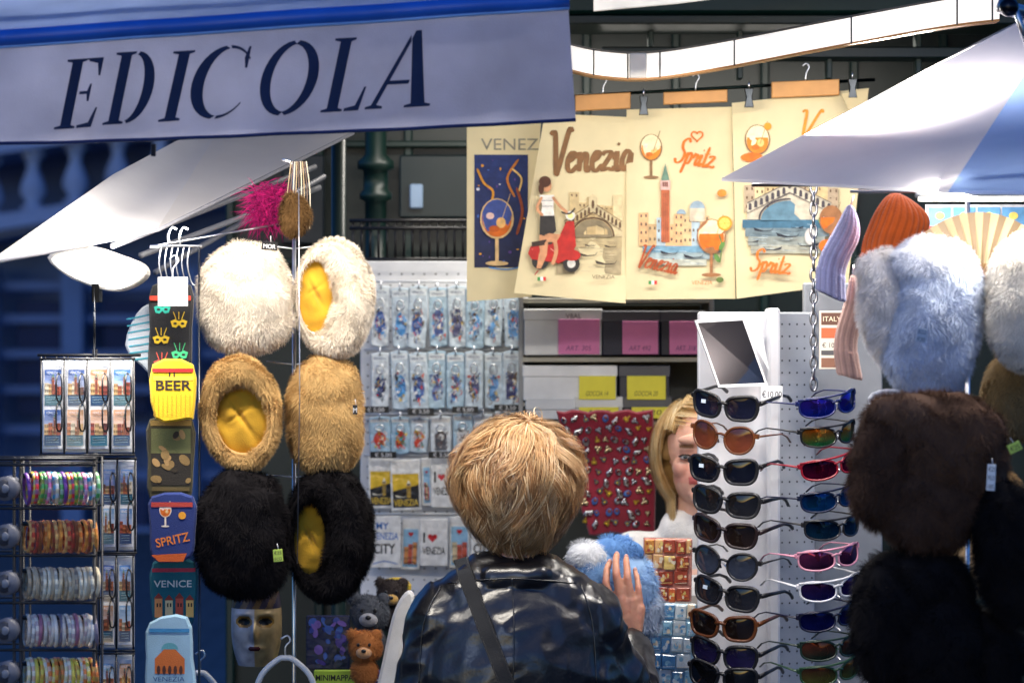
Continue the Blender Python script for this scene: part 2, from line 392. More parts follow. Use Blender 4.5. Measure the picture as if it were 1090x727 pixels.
# ============================================================ SETTING
g=MB(); g.grid(lambda u,v:((u-.5)*240,(v-.15)*240,0),24,24,(.09,.09,.1),sm=False)
def groundmat():
    m,nt,b=newmat("paving"); N=nt.nodes;L=nt.links; tc=N.new("ShaderNodeTexCoord")
    br=N.new("ShaderNodeTexBrick"); br.inputs["Scale"].default_value=1.6; br.inputs["Color1"].default_value=(.1,.1,.105,1); br.inputs["Color2"].default_value=(.07,.07,.075,1); br.inputs["Mortar"].default_value=(.03,.03,.03,1)
    L.new(tc.outputs["Object"],br.inputs["Vector"]); L.new(br.outputs["Color"],b.inputs["Base Color"]); b.inputs["Roughness"].default_value=.6; return m
mk("ground",g,groundmat(),(0,0,0),kind="structure")
D=30.0
pal=emp("palace",(W(0,0,D).x,D,0),"pale stone palace with a sloping balustrade and dusk blue painted into its colour","building")
def pr(mbx,x0,y0,x1,y1,o,col):
    a=W(x0,y0,D);b=W(x1,y1,D); c=(a+b)/2-pal.location; mbx.box((c.x,-o/2,c.z),(abs(b.x-a.x),abs(o)+.001,abs(a.z-b.z)),col)
m=MB(); top=W(0,-320,D).z
m.box((W(200,0,D).x-pal.location.x,2.0,top/2),(11,3.2,top),(.11,.17,.33))  # blue of the dusk light is put into the palace stone colours
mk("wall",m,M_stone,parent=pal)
def yl(x): return 238-(x+20)*0.16
for x in range(-60,300,44):
    m=MB(); y1=yl(x+20); a=[]
    for k,(t,r) in enumerate([(0,.9),(.06,.9),(.1,.45),(.3,1.0),(.45,.85),(.7,.4),(.86,.6),(.92,.9),(1,.9)]):
        q=W(x+20,y1-t*62,D)-pal.location; a.append(((q.x,-.75,q.z),r*.13))
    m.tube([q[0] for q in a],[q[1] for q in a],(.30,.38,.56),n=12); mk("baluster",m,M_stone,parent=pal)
m=MB()
for dy,hh,o in((0,16,.55),(-74,12,.6),(16,6,.35)):
    a=W(-80,yl(-80)+dy,D)-pal.location; b=W(330,yl(330)+dy,D)-pal.location
    h=hh*D/K
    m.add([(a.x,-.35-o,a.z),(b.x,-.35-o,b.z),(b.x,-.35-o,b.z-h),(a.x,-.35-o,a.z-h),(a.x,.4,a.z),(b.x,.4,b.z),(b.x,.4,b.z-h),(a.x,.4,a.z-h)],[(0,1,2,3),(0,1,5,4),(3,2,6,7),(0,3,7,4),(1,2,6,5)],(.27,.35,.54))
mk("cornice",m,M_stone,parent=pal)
m=MB()
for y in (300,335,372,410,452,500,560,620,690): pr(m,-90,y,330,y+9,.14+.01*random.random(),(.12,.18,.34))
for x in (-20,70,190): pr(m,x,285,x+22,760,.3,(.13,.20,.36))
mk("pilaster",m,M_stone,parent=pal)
for x in(20,112):
    for a,b in((320,440),(520,640)):
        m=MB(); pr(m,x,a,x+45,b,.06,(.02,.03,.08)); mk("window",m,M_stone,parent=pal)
# ============================================================ KIOSK
GR=C(10,40,36); GD=C(6,26,25)
ki=emp("kiosk",(W(560,0,7.4).x,7.4,0),"dark green iron newspaper kiosk with open front","kiosk")
def kx(px,d=7.4): return W(px,0,d).x-ki.location.x
def kz(py,d=7.4): return W(0,py,d).z
m=MB()
def kb(m,x0,y0,x1,y1,d0,d1,col,bev=.004):
    xa,xb=kx(x0,d0),kx(x1,d0); za,zb=kz(y0,d0),kz(y1,d0)
    m.box(((xa+xb)/2,(d0+d1)/2-7.4,(za+zb)/2),(abs(xb-xa),abs(d1-d0),abs(za-zb)),col,bev=bev)
m.box(((kx(235)+kx(1500))/2,.35,1.4),(kx(1500)-kx(235),.08,2.8),GD)
for i in range(14):
    x=240+i*95; kb(m,x,-60,x+9,850,7.68,7.72,GR)
for y in(150,275,420): kb(m,238,y,1480,y+7,7.66,7.705,GR)
mk("wall",m,M_paint,parent=ki)
m=MB()
m.box(((kx(235)+kx(1500))/2,-.45,2.86),(kx(1500)-kx(235)+.2,1.75,.1),GD,bev=.02)
kb(m,602,-60,1500,16,6.75,6.95,GR,.01); kb(m,600,16,1500,26,6.72,6.95,GD,.003); kb(m,640,50,1500,62,6.85,6.95,GD,.003)
for i in range(7): kb(m,690+i*95,26,696+i*95,84,6.88,6.93,GR,.002)
mk("roof",m,M_paint,parent=ki)
def post(px,d,r,col):
    m=MB(); P=[];R=[]
    for z,k in((0,1.6),(.15,1.6),(.18,1.1),(1.9,1),(kz(285,d),1.0),(kz(282,d),1.35),(kz(276,d),1.35),(kz(272,d),1),(kz(215,d),1),(kz(212,d),1.5),(kz(206,d),1.5),(kz(202,d),1.15),(kz(182,d),1.15),(kz(180,d),1.7),(kz(172,d),1.7),(kz(165,d),1),(2.8,1)): P.append((kx(px,d),d-7.4,z)); R.append(r*k)
    m.tube(P,R,col,n=20); mk("post",m,M_paint,parent=ki)
post(400,7.42,.026,C(8,34,30)); post(1200,7.0,.036,GR)
m=MB()
for x in range(376,505,9): m.tube([(kx(x,7.1),-.3,kz(235,7.1)),(kx(x,7.1),-.3,kz(278,7.1))],.0035,BLK,n=6)
for y in(235,243,276): m.tube([(kx(372,7.1),-.3,kz(y,7.1)),(kx(505,7.1),-.3,kz(y,7.1))],.005,BLK,n=6)
mk("railing",m,M_paint,parent=ki)
for q in((425,165,500,232,7.62,7.66,C(14,34,38)),(436,196,450,222,7.6,7.615,C(150,175,205)),(300,165,345,260,7.62,7.66,C(14,26,34))):  # small pale box paints a bluish bright spot over the dark pane
    m=MB(); kb(m,*q); mk("window",m,M_paint,parent=ki)
m=MB(); kb(m,380,642,760,655,6.30,6.50,C(90,85,80),.004); kb(m,385,655,755,1110,6.33,6.48,GR,.01); kb(m,760,655,1300,1110,6.33,6.48,GD,.01)
mk("counter",m,M_paint,parent=ki)
pb=MB(470,450,7.32); pb.bx(384,278,562,640,0,.02,C(220,221,224),bev=1)
for y in range(292,640,12):
    for x in range(392,560,12): pb.ell(x,y,1.1,1.1,C(90,92,96),o=.0205,n=6)
for y in(300,372,440,484,546): pb.tubep([(388,y,.03),(558,y,.03)],1.3,CHROME,6)
mk("pegboard",pb,M_paint,label="white perforated display board fixed to kiosk wall",cat="display board")
BL=[C(30,80,160),C(70,150,215),C(20,45,110),C(150,195,225),C(200,170,70),C(200,50,45),C(235,235,235),C(90,60,40),C(30,30,40),C(235,235,235),C(120,130,140)]
def packet(x0,y0,x1,y1,d,seed,pal=BL,head=(C(225,235,240)),lab="clear packet with blue Venice keyring souvenir"):
    rn=random.Random(seed); m=MB((x0+x1)/2,y0,d); w=x1-x0;h=y1-y0; tl=rn.uniform(-2.5,2.5)
    P=[(x0,y0+2),(x0+w*.4,y0),(x1,y0+1),(x1+.6,y0+h*.5),(x1-.5,y1),(x0+w*.5,y1+1.5),(x0+.5,y1-.5)]
    m.slab(P,.0,.006,rn.choice([C(195,212,224),C(212,221,228),C(165,196,216)]),1.0)
    m.rect(x0+1,y0+3,x1-1,y0+h*.16,head); m.text("VENEZIA",x0+2.5,y0+h*.13,2.4,C(30,60,130),w=w-6); m.tubep([((x0+x1)/2,y0-5,.012),((x0+x1)/2,y0+4,.012)],.9,CHROME,5,mi=1)
    bc=rn.choice(pal[:3]); X=x0+w*.5; Y=y0+h*.62; k0=rn.random()
    if k0<.35: m.ell(X,Y,w*.3,h*.2,bc)
    elif k0<.7: m.poly([(X-w*.3,Y-h*.16),(X,Y-h*.26),(X+w*.3,Y-h*.16),(X+w*.26,Y+h*.22),(X-w*.26,Y+h*.22)],bc)
    else: m.stroke([(X-w*.1,Y-h*.2),(X+w*.15,Y-h*.05),(X-w*.1,Y+h*.1),(X+w*.05,Y+h*.25)],w*.3,bc)
    for k in range(34):
        c=rn.choice(pal); X=x0+w*rn.uniform(.2,.8); Y=y0+h*rn.uniform(.36,.86); t=rn.random(); q=rn.uniform(.4,1)
        if t<.4: m.ell(X,Y,w*rn.uniform(.04,.10)*q,h*rn.uniform(.02,.05)*q,c,n=8,rot=rn.uniform(0,90))
        elif t<.65: m.poly([(X,Y),(X+w*.16*q,Y-h*.04*q),(X+w*.1*q,Y+h*.08*q)],c)
        else: m.stroke([(X,Y),(X+w*rn.uniform(-.2,.2),Y+h*.05),(X+w*rn.uniform(-.15,.15),Y+h*.1)],.7,c,n=3)
    m.tubep(catmull([((x0+x1)/2+w*.2*math.cos(a),y0+h*.3+h*.08*math.sin(a),m.lay+.002) for a in [k*math.pi/3 for k in range(6)]],3,True),.8,CHROME,5,mi=1,closed=True)
    return mk("souvenir_packet",m,[M_gloss,M_metal],label=lab,cat="souvenir packet",group="souvenir packets on display board",rot=(0,math.radians(tl),0))
for i in range(8): packet(396+i*20,304+(i%2)*2,415.5+i*20,368+(i%3),7.27-.004*(i%3),i)
for i in range(8): packet(395+i*20,375-(i%2)*2,414.5+i*20,434+(i%3),7.27-.004*(i%3),30+i)
WARM=[C(210,60,40),C(235,200,60),C(60,130,70),C(225,130,60),C(240,240,235),C(60,60,70),C(90,170,200)]
for i,(x0,y0,x1,y1) in enumerate([(393,443,415,482),(416,443,436,482),(437,444,456,481),(458,442,480,486),(482,440,503,484),(504,440,524,484),(527,436,541,484),(542,436,557,484)]):
    packet(x0,y0,x1,y1,7.27,60+i,WARM if i<3 else [C(120,120,125),C(60,70,90),C(225,225,225),C(90,60,60)],C(220,220,215),"packet with colourful Venice fridge magnet on hook")
def scard(x0,y0,x1,y1,d,kind,seed=0):
    m=MB((x0+x1)/2,y0,d); m.slab([(x0,y0),(x1,y0),(x1,y1),(x0,y1)],0,.004,C(238,236,230),.8); w=x1-x0;h=y1-y0
    if kind=='yb':
        m.rect(x0+2,y0+h*.28,x1-2,y1-3,C(35,35,38)); m.poly([(x0+2,y0+h*.28),(x1-2,y0+h*.28),(x1-2,y0+h*.5),(x0+2,y0+h*.62)],C(226,186,50)); m.text("VENEZIA",x0+3,y1-5,h*.12,C(240,200,70),w=w-6,bold=.01); campanile(m,x0+w*.6,y1-h*.25,w*.12,h*.35,C(200,160,60),BLK,C(240,230,200)); gondola(m,x0+w*.35,y1-h*.27,w*.4,C(240,230,200))
    elif kind=='love':
        m.text("I",x0+w*.12,y0+h*.5,h*.2,BLK,bold=.02); heart(m,x0+w*.45,y0+h*.4,w*.17,C(205,30,40)); m.text("VENEZIA",x0+w*.1,y0+h*.75,h*.15,BLK,bold=.01,w=w*.8)
    elif kind=='city':
        m.text("MY",x0+w*.2,y0+h*.25,h*.12,C(40,110,190),bold=.02); m.text("VENEZIA",x0+w*.08,y0+h*.45,h*.13,C(40,110,190),w=w*.84,bold=.01); m.text("CITY",x0+w*.12,y0+h*.72,h*.18,BLK,w=w*.7,bold=.02); m.stroke([(x0+3,y1-4),(x0+w*.5,y1-7),(x1-3,y1-4)],1,C(40,110,190))
    else:
        rn=random.Random(seed); m.rect(x0+2,y0+h*.2,x1-2,y1-3,C(150,195,225)); houses(m,x0+3,y1-6,w-6,h*.45,[C(220,150,90),C(200,90,70),C(230,210,170)],rn,3); heart(m,x0+w*.5,y0+h*.3,w*.14,C(205,30,40)); m.text("VENEZIA",x0+3,y1-4,h*.09,C(20,20,30),w=w-6)
    mk("souvenir_card",m,M_gloss,label={"yb":"black and yellow Venezia magnet on white card","love":"white card with red heart reading I love Venezia","city":"white card with blue Venezia city lettering"}.get(kind,"white card with Venice canal magnet"),cat="souvenir card",group="souvenir cards on display board",rot=(0,math.radians(random.uniform(-2,2)),0))
for a in [(392,486,420,541,7.27,'yb'),(415,489,447,543,7.25,'yb'),(448,487,459,538,7.26,'pic',3),(459,486,483,540,7.25,'love'),(484,486,502,540,7.27,'pic',5),(503,486,520,540,7.25,'pic',8),(522,486,545,540,7.27,'love'),(394,549,427,604,7.25,'city'),(428,552,448,606,7.27,'pic',9),(447,552,477,602,7.24,'love'),(478,549,500,604,7.26,'pic',12),(502,549,530,604,7.25,'city')]: scard(*a)
for i,(x,y) in enumerate([(400,436),(448,438),(495,436),(540,434),(408,484),(470,484)]):
    m=MB(x,y,7.2); m.slab([(x-14,y-3.5),(x+14,y-3.5),(x+14,y+3.5),(x-14,y+3.5)],0,.003,C(30,30,32),.5); m.text("€ 3,50" if i%2 else "€ 5,00",x-9,y+2,4,C(235,235,235),w=18)
    mk("price_tag",m,M_plastic,label="small black price plate on display board",cat="price tag",group="price plates on display board")
m=MB(655,380,7.1)
for y in(318,380,427,446): m.bx(556,y,752,y+5,-.2,.1,C(170,165,150),bev=.6)
for x in(552,752): m.bx(x,312,x+5,640,-.2,.1,C(150,150,148),bev=.6)
m.bx(556,318,752,640,-.24,-.205,C(70,75,72))
mk("shelf_unit",m,M_paint,label="beige metal shelves holding boxes in kiosk",cat="shelves")
def sbox(x0,y0,x1,y1,col,lc,txt,lab,lx=None,d=7.0):
    m=MB((x0+x1)/2,y1,d); m.bx(x0,y0+5,x1,y1,-.22,.02,col,bev=.8); m.bx(x0-.8,y0,x1+.8,y0+12,-.22,.024,mixc(col,(1,1,1),.04),bev=.8)
    o=mk("cardboard_box",m,M_card,label=lab,cat="box",group="stock boxes on kiosk shelves")
    if lc:
        q=MB((x0+x1)/2,y1,d); a,b=(lx or (x0+3,x1-3)); q.slab([(a,y0+11),(b,y0+11),(b,y1-1),(a,y1-1)],.0255,.0275,lc,.3)
        q.text(txt,a+(b-a)*.18,y1-5,5.0,C(120,60,115) if lc[2]>.2 else C(90,80,30),w=(b-a)*.6,shear=.2); mk("label",q,M_paper,parent=o)
    return o
PK=C(226,128,182); YE=C(226,216,56)
b1=sbox(558,329,640,378,C(225,226,226),PK,"ART. 305","white cardboard box with pink price label",(594,638))
q=MB(599,378,7.0); q.text("V8AL",602,339,5,C(60,60,70),o=.0255); mk("lettering",q,M_paper,parent=b1)
sbox(641,331,702,378,C(28,32,58),PK,"ART 492","navy blue box with pink price label",(662,700))
sbox(703,331,750,378,C(26,30,54),PK,"ART. 318","navy blue box with pink price label",(712,747))
sbox(557,389,656,426,C(222,224,226),YE,"GOCCIA 14","long white box with yellow label",(616,655))
sbox(659,389,712,426,C(36,38,52),YE,"GOCCIA 20","dark box with yellow label",(667,708))
sbox(560,424,611,446,C(205,208,210),None,"","flat white box on lower shelf")
sbox(612,422,662,446,C(210,212,210),YE,"A 18","white box with bright yellow tag",(616,658))
sbox(664,422,714,446,C(60,60,62),YE,"A 20","dark box with bright yellow tag",(672,712))
m=MB(644,500,6.85)
top_=[(592+103*t/12,437+1.5*math.sin(t*2)) for t in range(13)]; bot=[(697-70*t/12,568-1.5*math.sin(t)) for t in range(13)]
m.slab(top_+[(698,500)]+bot+[(612,520)],0,.018,C(130,18,40),2)
board=mk("pin_board",m,M_velvet,label="dark red velvet cloth board covered with silver charms",cat="pin display")
sil=[]
for k in range(8):
    q=MB(); c=[(.42,.42,.44),(.5,.5,.5),(.2,.19,.19),(.45,.35,.2),C(60,90,150),(.5,.5,.5),C(190,150,70),(.3,.3,.32)][k]
    if k%4==0: q.ellipsoid((0,0,0),(.0065,.003,.008),c,10,6); q.ellipsoid((0,-.002,.002),(.004,.0025,.004),C(120,60,60),8,5)
    elif k%4==1: q.tube([(0,0,.009),(0.002,0,.003),(-.003,0,-.004),(.003,-.001,-.009)],[.002,.005,.003,.005],c,n=6); q.ellipsoid((.004,-.002,0),(.003,.002,.004),(.3,.2,.2),6,5)
    elif k%4==2: q.box((0,0,0),(.010,.003,.007),c,bev=.002); q.box((0,0,.006),(.004,.003,.007),c,bev=.001); q.ellipsoid((0,-.002,0),(.002,.002,.002),C(230,200,60),6,5)
    else: q.ellipsoid((-.003,0,.002),(.004,.002,.004),c,8,5); q.ellipsoid((.003,0,.002),(.004,.002,.004),c,8,5); q.ellipsoid((0,0,-.003),(.003,.002,.006),c,8,5)
    sil.append(q)
shared=[]
for r in range(11):
    for k in range(9):
        x=602+k*10.6+(r%2)*3; y=446+r*11
        if x>694 or (y>515 and x<618): continue
        loc=Vector(m.p(x+random.uniform(-2,2),y+random.uniform(-2,2),.021))
        if len(shared)<8: o=mk("pin",sil[len(shared)],M_metal if len(shared)!=4 else M_plastic,parent=board,loc=loc); shared.append(o)
        else:
            o=shared[random.randrange(8)].copy(); bpy.context.scene.collection.objects.link(o); o.parent=board; o.location=loc
        o.rotation_euler=(0,random.uniform(-1.2,1.2),0); sc_=random.uniform(.9,1.35); o.scale=(sc_,1,sc_)
# ============================================================ BLUE AWNING
aw=emp("awning",W(300,60,5.0),"blue canvas awning with stencilled EDICOLA lettering","awning")
def awp(x,y,o=0):
    q=W(x,y,5.0)-aw.location; f=max(0,(y-20)/100); return (q.x,q.y-o+.004*math.sin(x*.035)+.007*math.sin(x*.013+1)*f+.004*math.sin(x*.07+y*.02)*f,q.z)
def topy(x): return 50-(x)*0.068
def boty(x): return 154-(max(x,0)/613)**1.4*25
VC=C(164,167,190)
m=MB(); m.grid(lambda u,v:awp(-90+u*(695+8*v),topy(-90+u*695)+v*(boty(-90+u*703)-topy(-90+u*695))),90,14,VC)
mk("valance",m,M_canvas,parent=aw)
m=MB(); P=[awp(-90+703*u/40,boty(-90+703*u/40)-1.5,.002) for u in range(41)]; m.tube(P,.0032,C(35,50,100),n=6)
mk("hem",m,M_cloth,parent=aw)
m=MB(); P=[awp(-90+u*696/30,topy(-90+u*696/30)-9,0) for u in range(31)]
m.tube(P,.014,C(36,100,200),n=10); P=[awp(-90+u*696/30,topy(-90+u*696/30)+.5,.004) for u in range(31)]; m.tube(P,.003,C(130,175,230),n=6)
mk("front_rail",m,M_paint,parent=aw)
m=MB()
def awtop(u,v):
    x=-90+u*696; a=Vector(awp(x,topy(x)-17)); return (a.x+v*.15,a.y+v*1.5,a.z+v*.50+.006*math.sin(u*30)*v)
m.grid(awtop,40,10,C(150,170,208)); mk("canopy",m,M_canvas,parent=aw)
def cres(cx,cy,rx,ry,cx2,rx2,ry2,a0,a1,n=16):
    o=[(cx+rx*math.cos(math.radians(a0+(a1-a0)*k/n)),cy+ry*math.sin(math.radians(a0+(a1-a0)*k/n))) for k in range(n+1)]
    i=[(cx2+rx2*math.cos(math.radians(a1-(a1-a0)*k/n)),cy+ry2*math.sin(math.radians(a1-(a1-a0)*k/n))) for k in range(n+1)]
    return o+i
def stem(x=.12,w=.17): return [(x-.09,0),(x+w+.07,0),(x+w+.07,.03),(x+w,.05),(x+w,.95),(x+w+.07,.97),(x+w+.07,1),(x-.09,1),(x-.09,.97),(x,.95),(x,.05),(x-.09,.03)]
LET={'E':[stem(),[(.33,1),(.62,1),(.62,.74),(.59,.74),(.54,.92),(.39,.955),(.39,.97)],[(.33,.53),(.45,.53),(.48,.63),(.51,.63),(.51,.38),(.48,.38),(.45,.485),(.33,.485)],[(.39,0),(.64,0),(.68,.28),(.65,.28),(.57,.07),(.39,.04)]],
'D':[stem(),cres(.38,.5,.36,.5,.36,.21,.455,-84,84)],
'I':[stem()],
'C':[cres(.45,.5,.43,.51,.5,.30,.47,97,263),cres(.45,.5,.43,.51,.47,.4,.465,38,88,8),cres(.45,.5,.43,.51,.47,.4,.465,272,322,8),[(.73,.98),(.76,.98),(.77,.68),(.74,.68),(.70,.82)]],
'O':[cres(.45,.5,.43,.51,.49,.31,.46,96,264),cres(.45,.5,.43,.51,.41,.31,.46,-84,84)],
'L':[stem(),[(.39,0),(.62,0),(.67,.32),(.64,.32),(.55,.07),(.39,.04)]],
'A':[[(.0,0),(.22,0),(.22,.03),(.14,.05),(.40,.86),(.38,.95),(.07,.05),(.0,.03)],[(.43,1),(.50,1),(.76,.05),(.84,.03),(.84,0),(.5,0),(.5,.03),(.58,.05),(.40,.9)],[(.22,.36),(.5,.36),(.49,.31),(.2,.31)]]}
m=MB(); LC=C(26,42,78)
for ch,x0,x1,yb,yt in [('E',56,111,136,63),('D',109,165,132,56),('I',168,208,129,55),('C',203,268,126,50),('O',277,340,123,45),('L',341,390,119,41),('A',388,458,115,34)]:
    H=yb-yt; pts=[p for pl in LET[ch] for p in pl]; xs=[p[0]+.24*p[1] for p in pts]; a,b=min(xs),max(xs); k=(x1-x0)/(b-a)
    for pl in LET[ch]:
        P=[]
        for (u,v) in pl:
            X=x0+(u+.24*v-a)*k; P.append(awp(X,yb-(X-x0)*.06-v*H+((x1-x0)*.03),.0026))
        m.add(P,[tuple(range(len(P)))],LC)
mk("lettering",m,M_cloth,parent=aw)
m=MB(); m.box(Vector(awp(163,160)),(.008,.006,.02),BLK,bev=.001)
mk("awning_clip",m,M_cloth,parent=aw)
def arealight(parent,loc,e,sx,sy,rot,col=(1,.93,.82)):
    ld=bpy.data.lights.new("lamp_light",'AREA'); ld.shape='RECTANGLE'; ld.size=sx; ld.size_y=sy; ld.energy=e; ld.color=col
    lo=bpy.data.objects.new("light_source",ld); bpy.context.scene.collection.objects.link(lo); lo.parent=parent; lo.location=loc; lo.rotation_euler=rot
def lampbar(name,a,b,r,label,power,down=(0,.35,-1),col=(1,.94,.85)):
    a=Vector(a);b=Vector(b); c=(a+b)/2; L=(b-a).length
    e=emp(name,c,label,"lamp")
    h=MB(); h.tube([a-c+Vector((0,0,r*.8)),b-c+Vector((0,0,r*.8))],r*1.2,(.6,.6,.6),n=10,flat=.6); mk("housing",h,M_paint,parent=e)
    t=MB(); t.tube([(a-c)*.97,(b-c)*.97],r*.7,(1,1,1),n=10); mk("lamp_tube",t,M_lamp,parent=e)
    dn=Vector(down).normalized(); x=(b-a).normalized(); z=-dn; x=(x-z*x.dot(z)).normalized(); y=z.cross(x)
    arealight(e,dn*(r*2.0),power,L*.95,.05,Matrix((x,y,z)).transposed().to_euler(),col); return e
lampbar("tube_lamp",W(20,70,5.16),W(575,45,5.16),.014,"tube lamp fixed under the blue awning",14.5,(.05,.6,-1),(1,.92,.80))
# ============================================================ LEFT WHITE CANOPY
lc=emp("parasol",W(372,143,6.5),"white canvas parasol corner lit from beneath","parasol")
def quad3(m,A,B,Cc,Dd,col,n=14,sag=.02):
    A,B,Cc,Dd=[q-lc.location for q in(A,B,Cc,Dd)]
    m.grid(lambda u,v:tuple((A*(1-u)+B*u)*(1-v)+(Dd*(1-u)+Cc*u)*v-Vector((0,0,sag*math.sin(math.pi*u)*math.sin(math.pi*v)))),n,n,col)
m=MB()
quad3(m,W(-14,280,5.1),W(168,243,5.7),W(245,120,6.6),W(120,186,5.9),C(236,232,230))
quad3(m,W(168,243,5.7),W(376,140,6.5),W(376,60,6.9),W(245,120,6.6),C(238,232,226))
mk("canopy",m,M_canvas2,parent=lc)
m=MB(); E=[W(-14,281,5.1),W(80,263,5.4),W(168,245,5.7),W(272,194,6.1),W(376,142,6.5)]
m.tube([q-lc.location for q in E],.0035,C(150,150,160),n=6)
mk("hem",m,M_cloth,parent=lc)
m=MB()
for a,b in((W(120,262,5.6),W(335,178,6.5)),(W(150,272,5.8),W(340,200,6.5)),(W(165,290,6.0),W(345,188,6.5))): m.tube([a-lc.location,b-lc.location],.006,C(120,122,130),n=8)
x_=W(352,0,6.5).x-lc.location.x
m.tube([Vector((x_,0.3,-lc.location.z)),Vector((x_,0.3,.2))],.016,C(16,36,33),n=12)
mk("frame",m,M_paint,parent=lc)
fl=emp("flood_lamp",W(105,285,5.45),"bright white flood lamp hanging under white parasol","lamp")
RS=catmull([(50,274),(72,264),(98,262),(126,271),(149,280),(155,292),(142,304),(122,310),(100,306),(70,293)],3,True)
m=MB(105,285,5.45); m.slab(RS,-.07,0,C(225,222,215),1.5); mk("housing",m,M_plastic,parent=fl)
m=MB(105,285,5.45); m.poly([(102+(x-102)*.9,286+(y-286)*.84) for x,y in RS],(1,1,1),o=.002); mk("lamp_glass",m,emat("flood_glass",(1,.97,.92),2.2),parent=fl)
m=MB(105,285,5.45); m.tubep([(101,306,.006),(101,385,.006)],1.3,C(60,62,66)); m.bx(98,302,106,322,-.04,.008,C(35,36,40)); mk("stem",m,M_metal,parent=fl)
arealight(fl,(.0,-.05,-.05),3.2,.2,.1,(math.radians(-35),math.radians(12),0),(1,.95,.88))
arealight(fl,(.08,.06,.03),8,.3,.1,(math.radians(180),math.radians(-25),0),(1,.93,.85))
# ============================================================ RIGHT WHITE PARASOL
rp=emp("parasol",W(1090,60,5.2),"white canvas parasol with blue shade painted into one panel","parasol")
m=MB(); lc_=rp.location
def tri(A,B,Cc,col,n=12):
    A,B,Cc=A-lc_,B-lc_,Cc-lc_
    m.grid(lambda u,v:tuple(A*(1-u)+(B*(1-v)+Cc*v)*u-Vector((0,0,.012*math.sin(math.pi*u)*math.sin(math.pi*v)))),n,n,col)
pk=W(1150,-10,5.7)
tri(pk,W(768,190,5.25),W(1010,203,4.85),C(242,236,236))
tri(pk,W(1010,203,4.85),W(1260,206,4.75),C(150,178,226))  # white canvas too; its blue shade is put into the colour
tri(pk,W(768,190,5.25),W(1046,42,6.4),C(232,226,226))
mk("canopy",m,M_canvas2,parent=rp)
m=MB()
def strip(A,B,h,col):
    A=A-lc_;B=B-lc_; m.grid(lambda u,v:tuple(A*(1-u)+B*u-Vector((0,.002,h*v))),10,2,col)
strip(W(768,190,5.25),W(1010,203,4.85),.005,C(225,222,225)); strip(W(1010,203,4.85),W(1260,206,4.75),.005,C(150,170,215))  # second hem strip carries the same painted blue shade
mk("hem",m,M_canvas2,parent=rp)
m=MB()
for a,b,r in((W(1075,-8,5.0),W(1098,62,5.0),.005),(W(1062,6,5.02),W(1090,14,5.02),.012)): m.tube([a-lc_,b-lc_],r,C(190,190,195),n=10)
m.ellipsoid(W(1074,8,5.0)-lc_,(.016,.016,.016),C(40,42,48)); m.tube([Vector((W(1300,0,5.2).x-lc_.x,0,-lc_.z)),Vector((W(1300,0,5.2).x-lc_.x,0,.3))],.022,C(200,200,205),n=12)
m.tube([W(800,196,5.35)-lc_,W(1200,196,5.35)-lc_],.005,C(120,120,125),n=8)
mk("frame",m,M_metal,parent=rp)
rl=lampbar("tube_lamp",W(975,211,4.9),W(1180,211,4.9),.007,"lit tube lamp under white parasol rim",2.6,(-.35,.5,-1))
added_lamp=lampbar("tube_lamp",W(822,180,5.42),W(1010,176,5.30),.010,"added unseen tube lamp brightening sunglasses and hats",7.5,(-.05,.25,-1))  # unseen lamp added to brighten the sunglasses stand and right-hand hats
arealight(added_lamp,(.05,0,.035),7,.30,.06,(math.radians(180),math.radians(8),0),(1,.95,.95))  # added upward light that whitens the parasol canvas
# ============================================================ SEGMENTED LIGHT TUBE
lt=emp("light_canopy_rail",W(830,50,6.1),"curved white segmented light rail under kiosk roof","light rail")
path=catmull([(606,62,6.3),(640,69,6.28),(690,71,6.25),(760,61,6.2),(880,38,6.05),(1000,16,5.9),(1062,8,5.8)],5)
path3=[W(*q)-lt.location for q in path]
def rail(m,pts,h,dp,col):
    vs=[];fs=[]
    for q in pts:
        for a,b in((-1,-1),(-1,1),(1,1),(1,-1)): vs.append((q.x,q.y+a*dp,q.z+b*h))
    for i in range(len(pts)-1):
        for k in range(4): fs.append((i*4+k,i*4+(k+1)%4,(i+1)*4+(k+1)%4,(i+1)*4+k))
    fs+=[(0,1,2,3),tuple(len(vs)-4+k for k in range(4))]
    m.add(vs,fs,col)
m=MB(); rail(m,path3,.024,.02,(1,1,1)); mk("diffuser",m,M_tube,parent=lt)
m=MB()
for i in(4,8,11,16,21,26,len(path3)-2):
    q=path3[min(i,len(path3)-1)]; m.box(q,(.003,.046,.054),C(60,58,55),bev=.001)
q=path3[9]; m.box((q.x,q.y-.025,q.z),(.035,.012,.05),C(225,220,210),bev=.003)
rail(m,[q-Vector((0,0,.0265)) for q in path3],.002,.022,C(170,115,55)); rail(m,[q+Vector((0,0,.0265)) for q in path3],.002,.022,C(70,66,60))
mk("bracket",m,M_paint,parent=lt)
m=MB(); up=[W(x,y,6.5)-lt.location for x,y in((632,6),(720,-2),(800,-12),(900,-26))]; rail(m,up,.012,.01,(1,1,1)); mk("upper_tube",m,M_tube,parent=lt)
arealight(lt,(0,0,-.05),6,.8,.05,(math.radians(22),math.radians(-7),0),(1,.94,.85))
arealight(lt,(-.1,-.06,-.05),7,.8,.05,(math.radians(-28),math.radians(-7),0),(1,.94,.85))
lampbar("tube_lamp",(W(400,0,7.0).x,7.02,2.60),(W(1000,0,7.0).x,7.02,2.60),.014,"ceiling tube lamp inside the kiosk",15,(0,.12,-1))
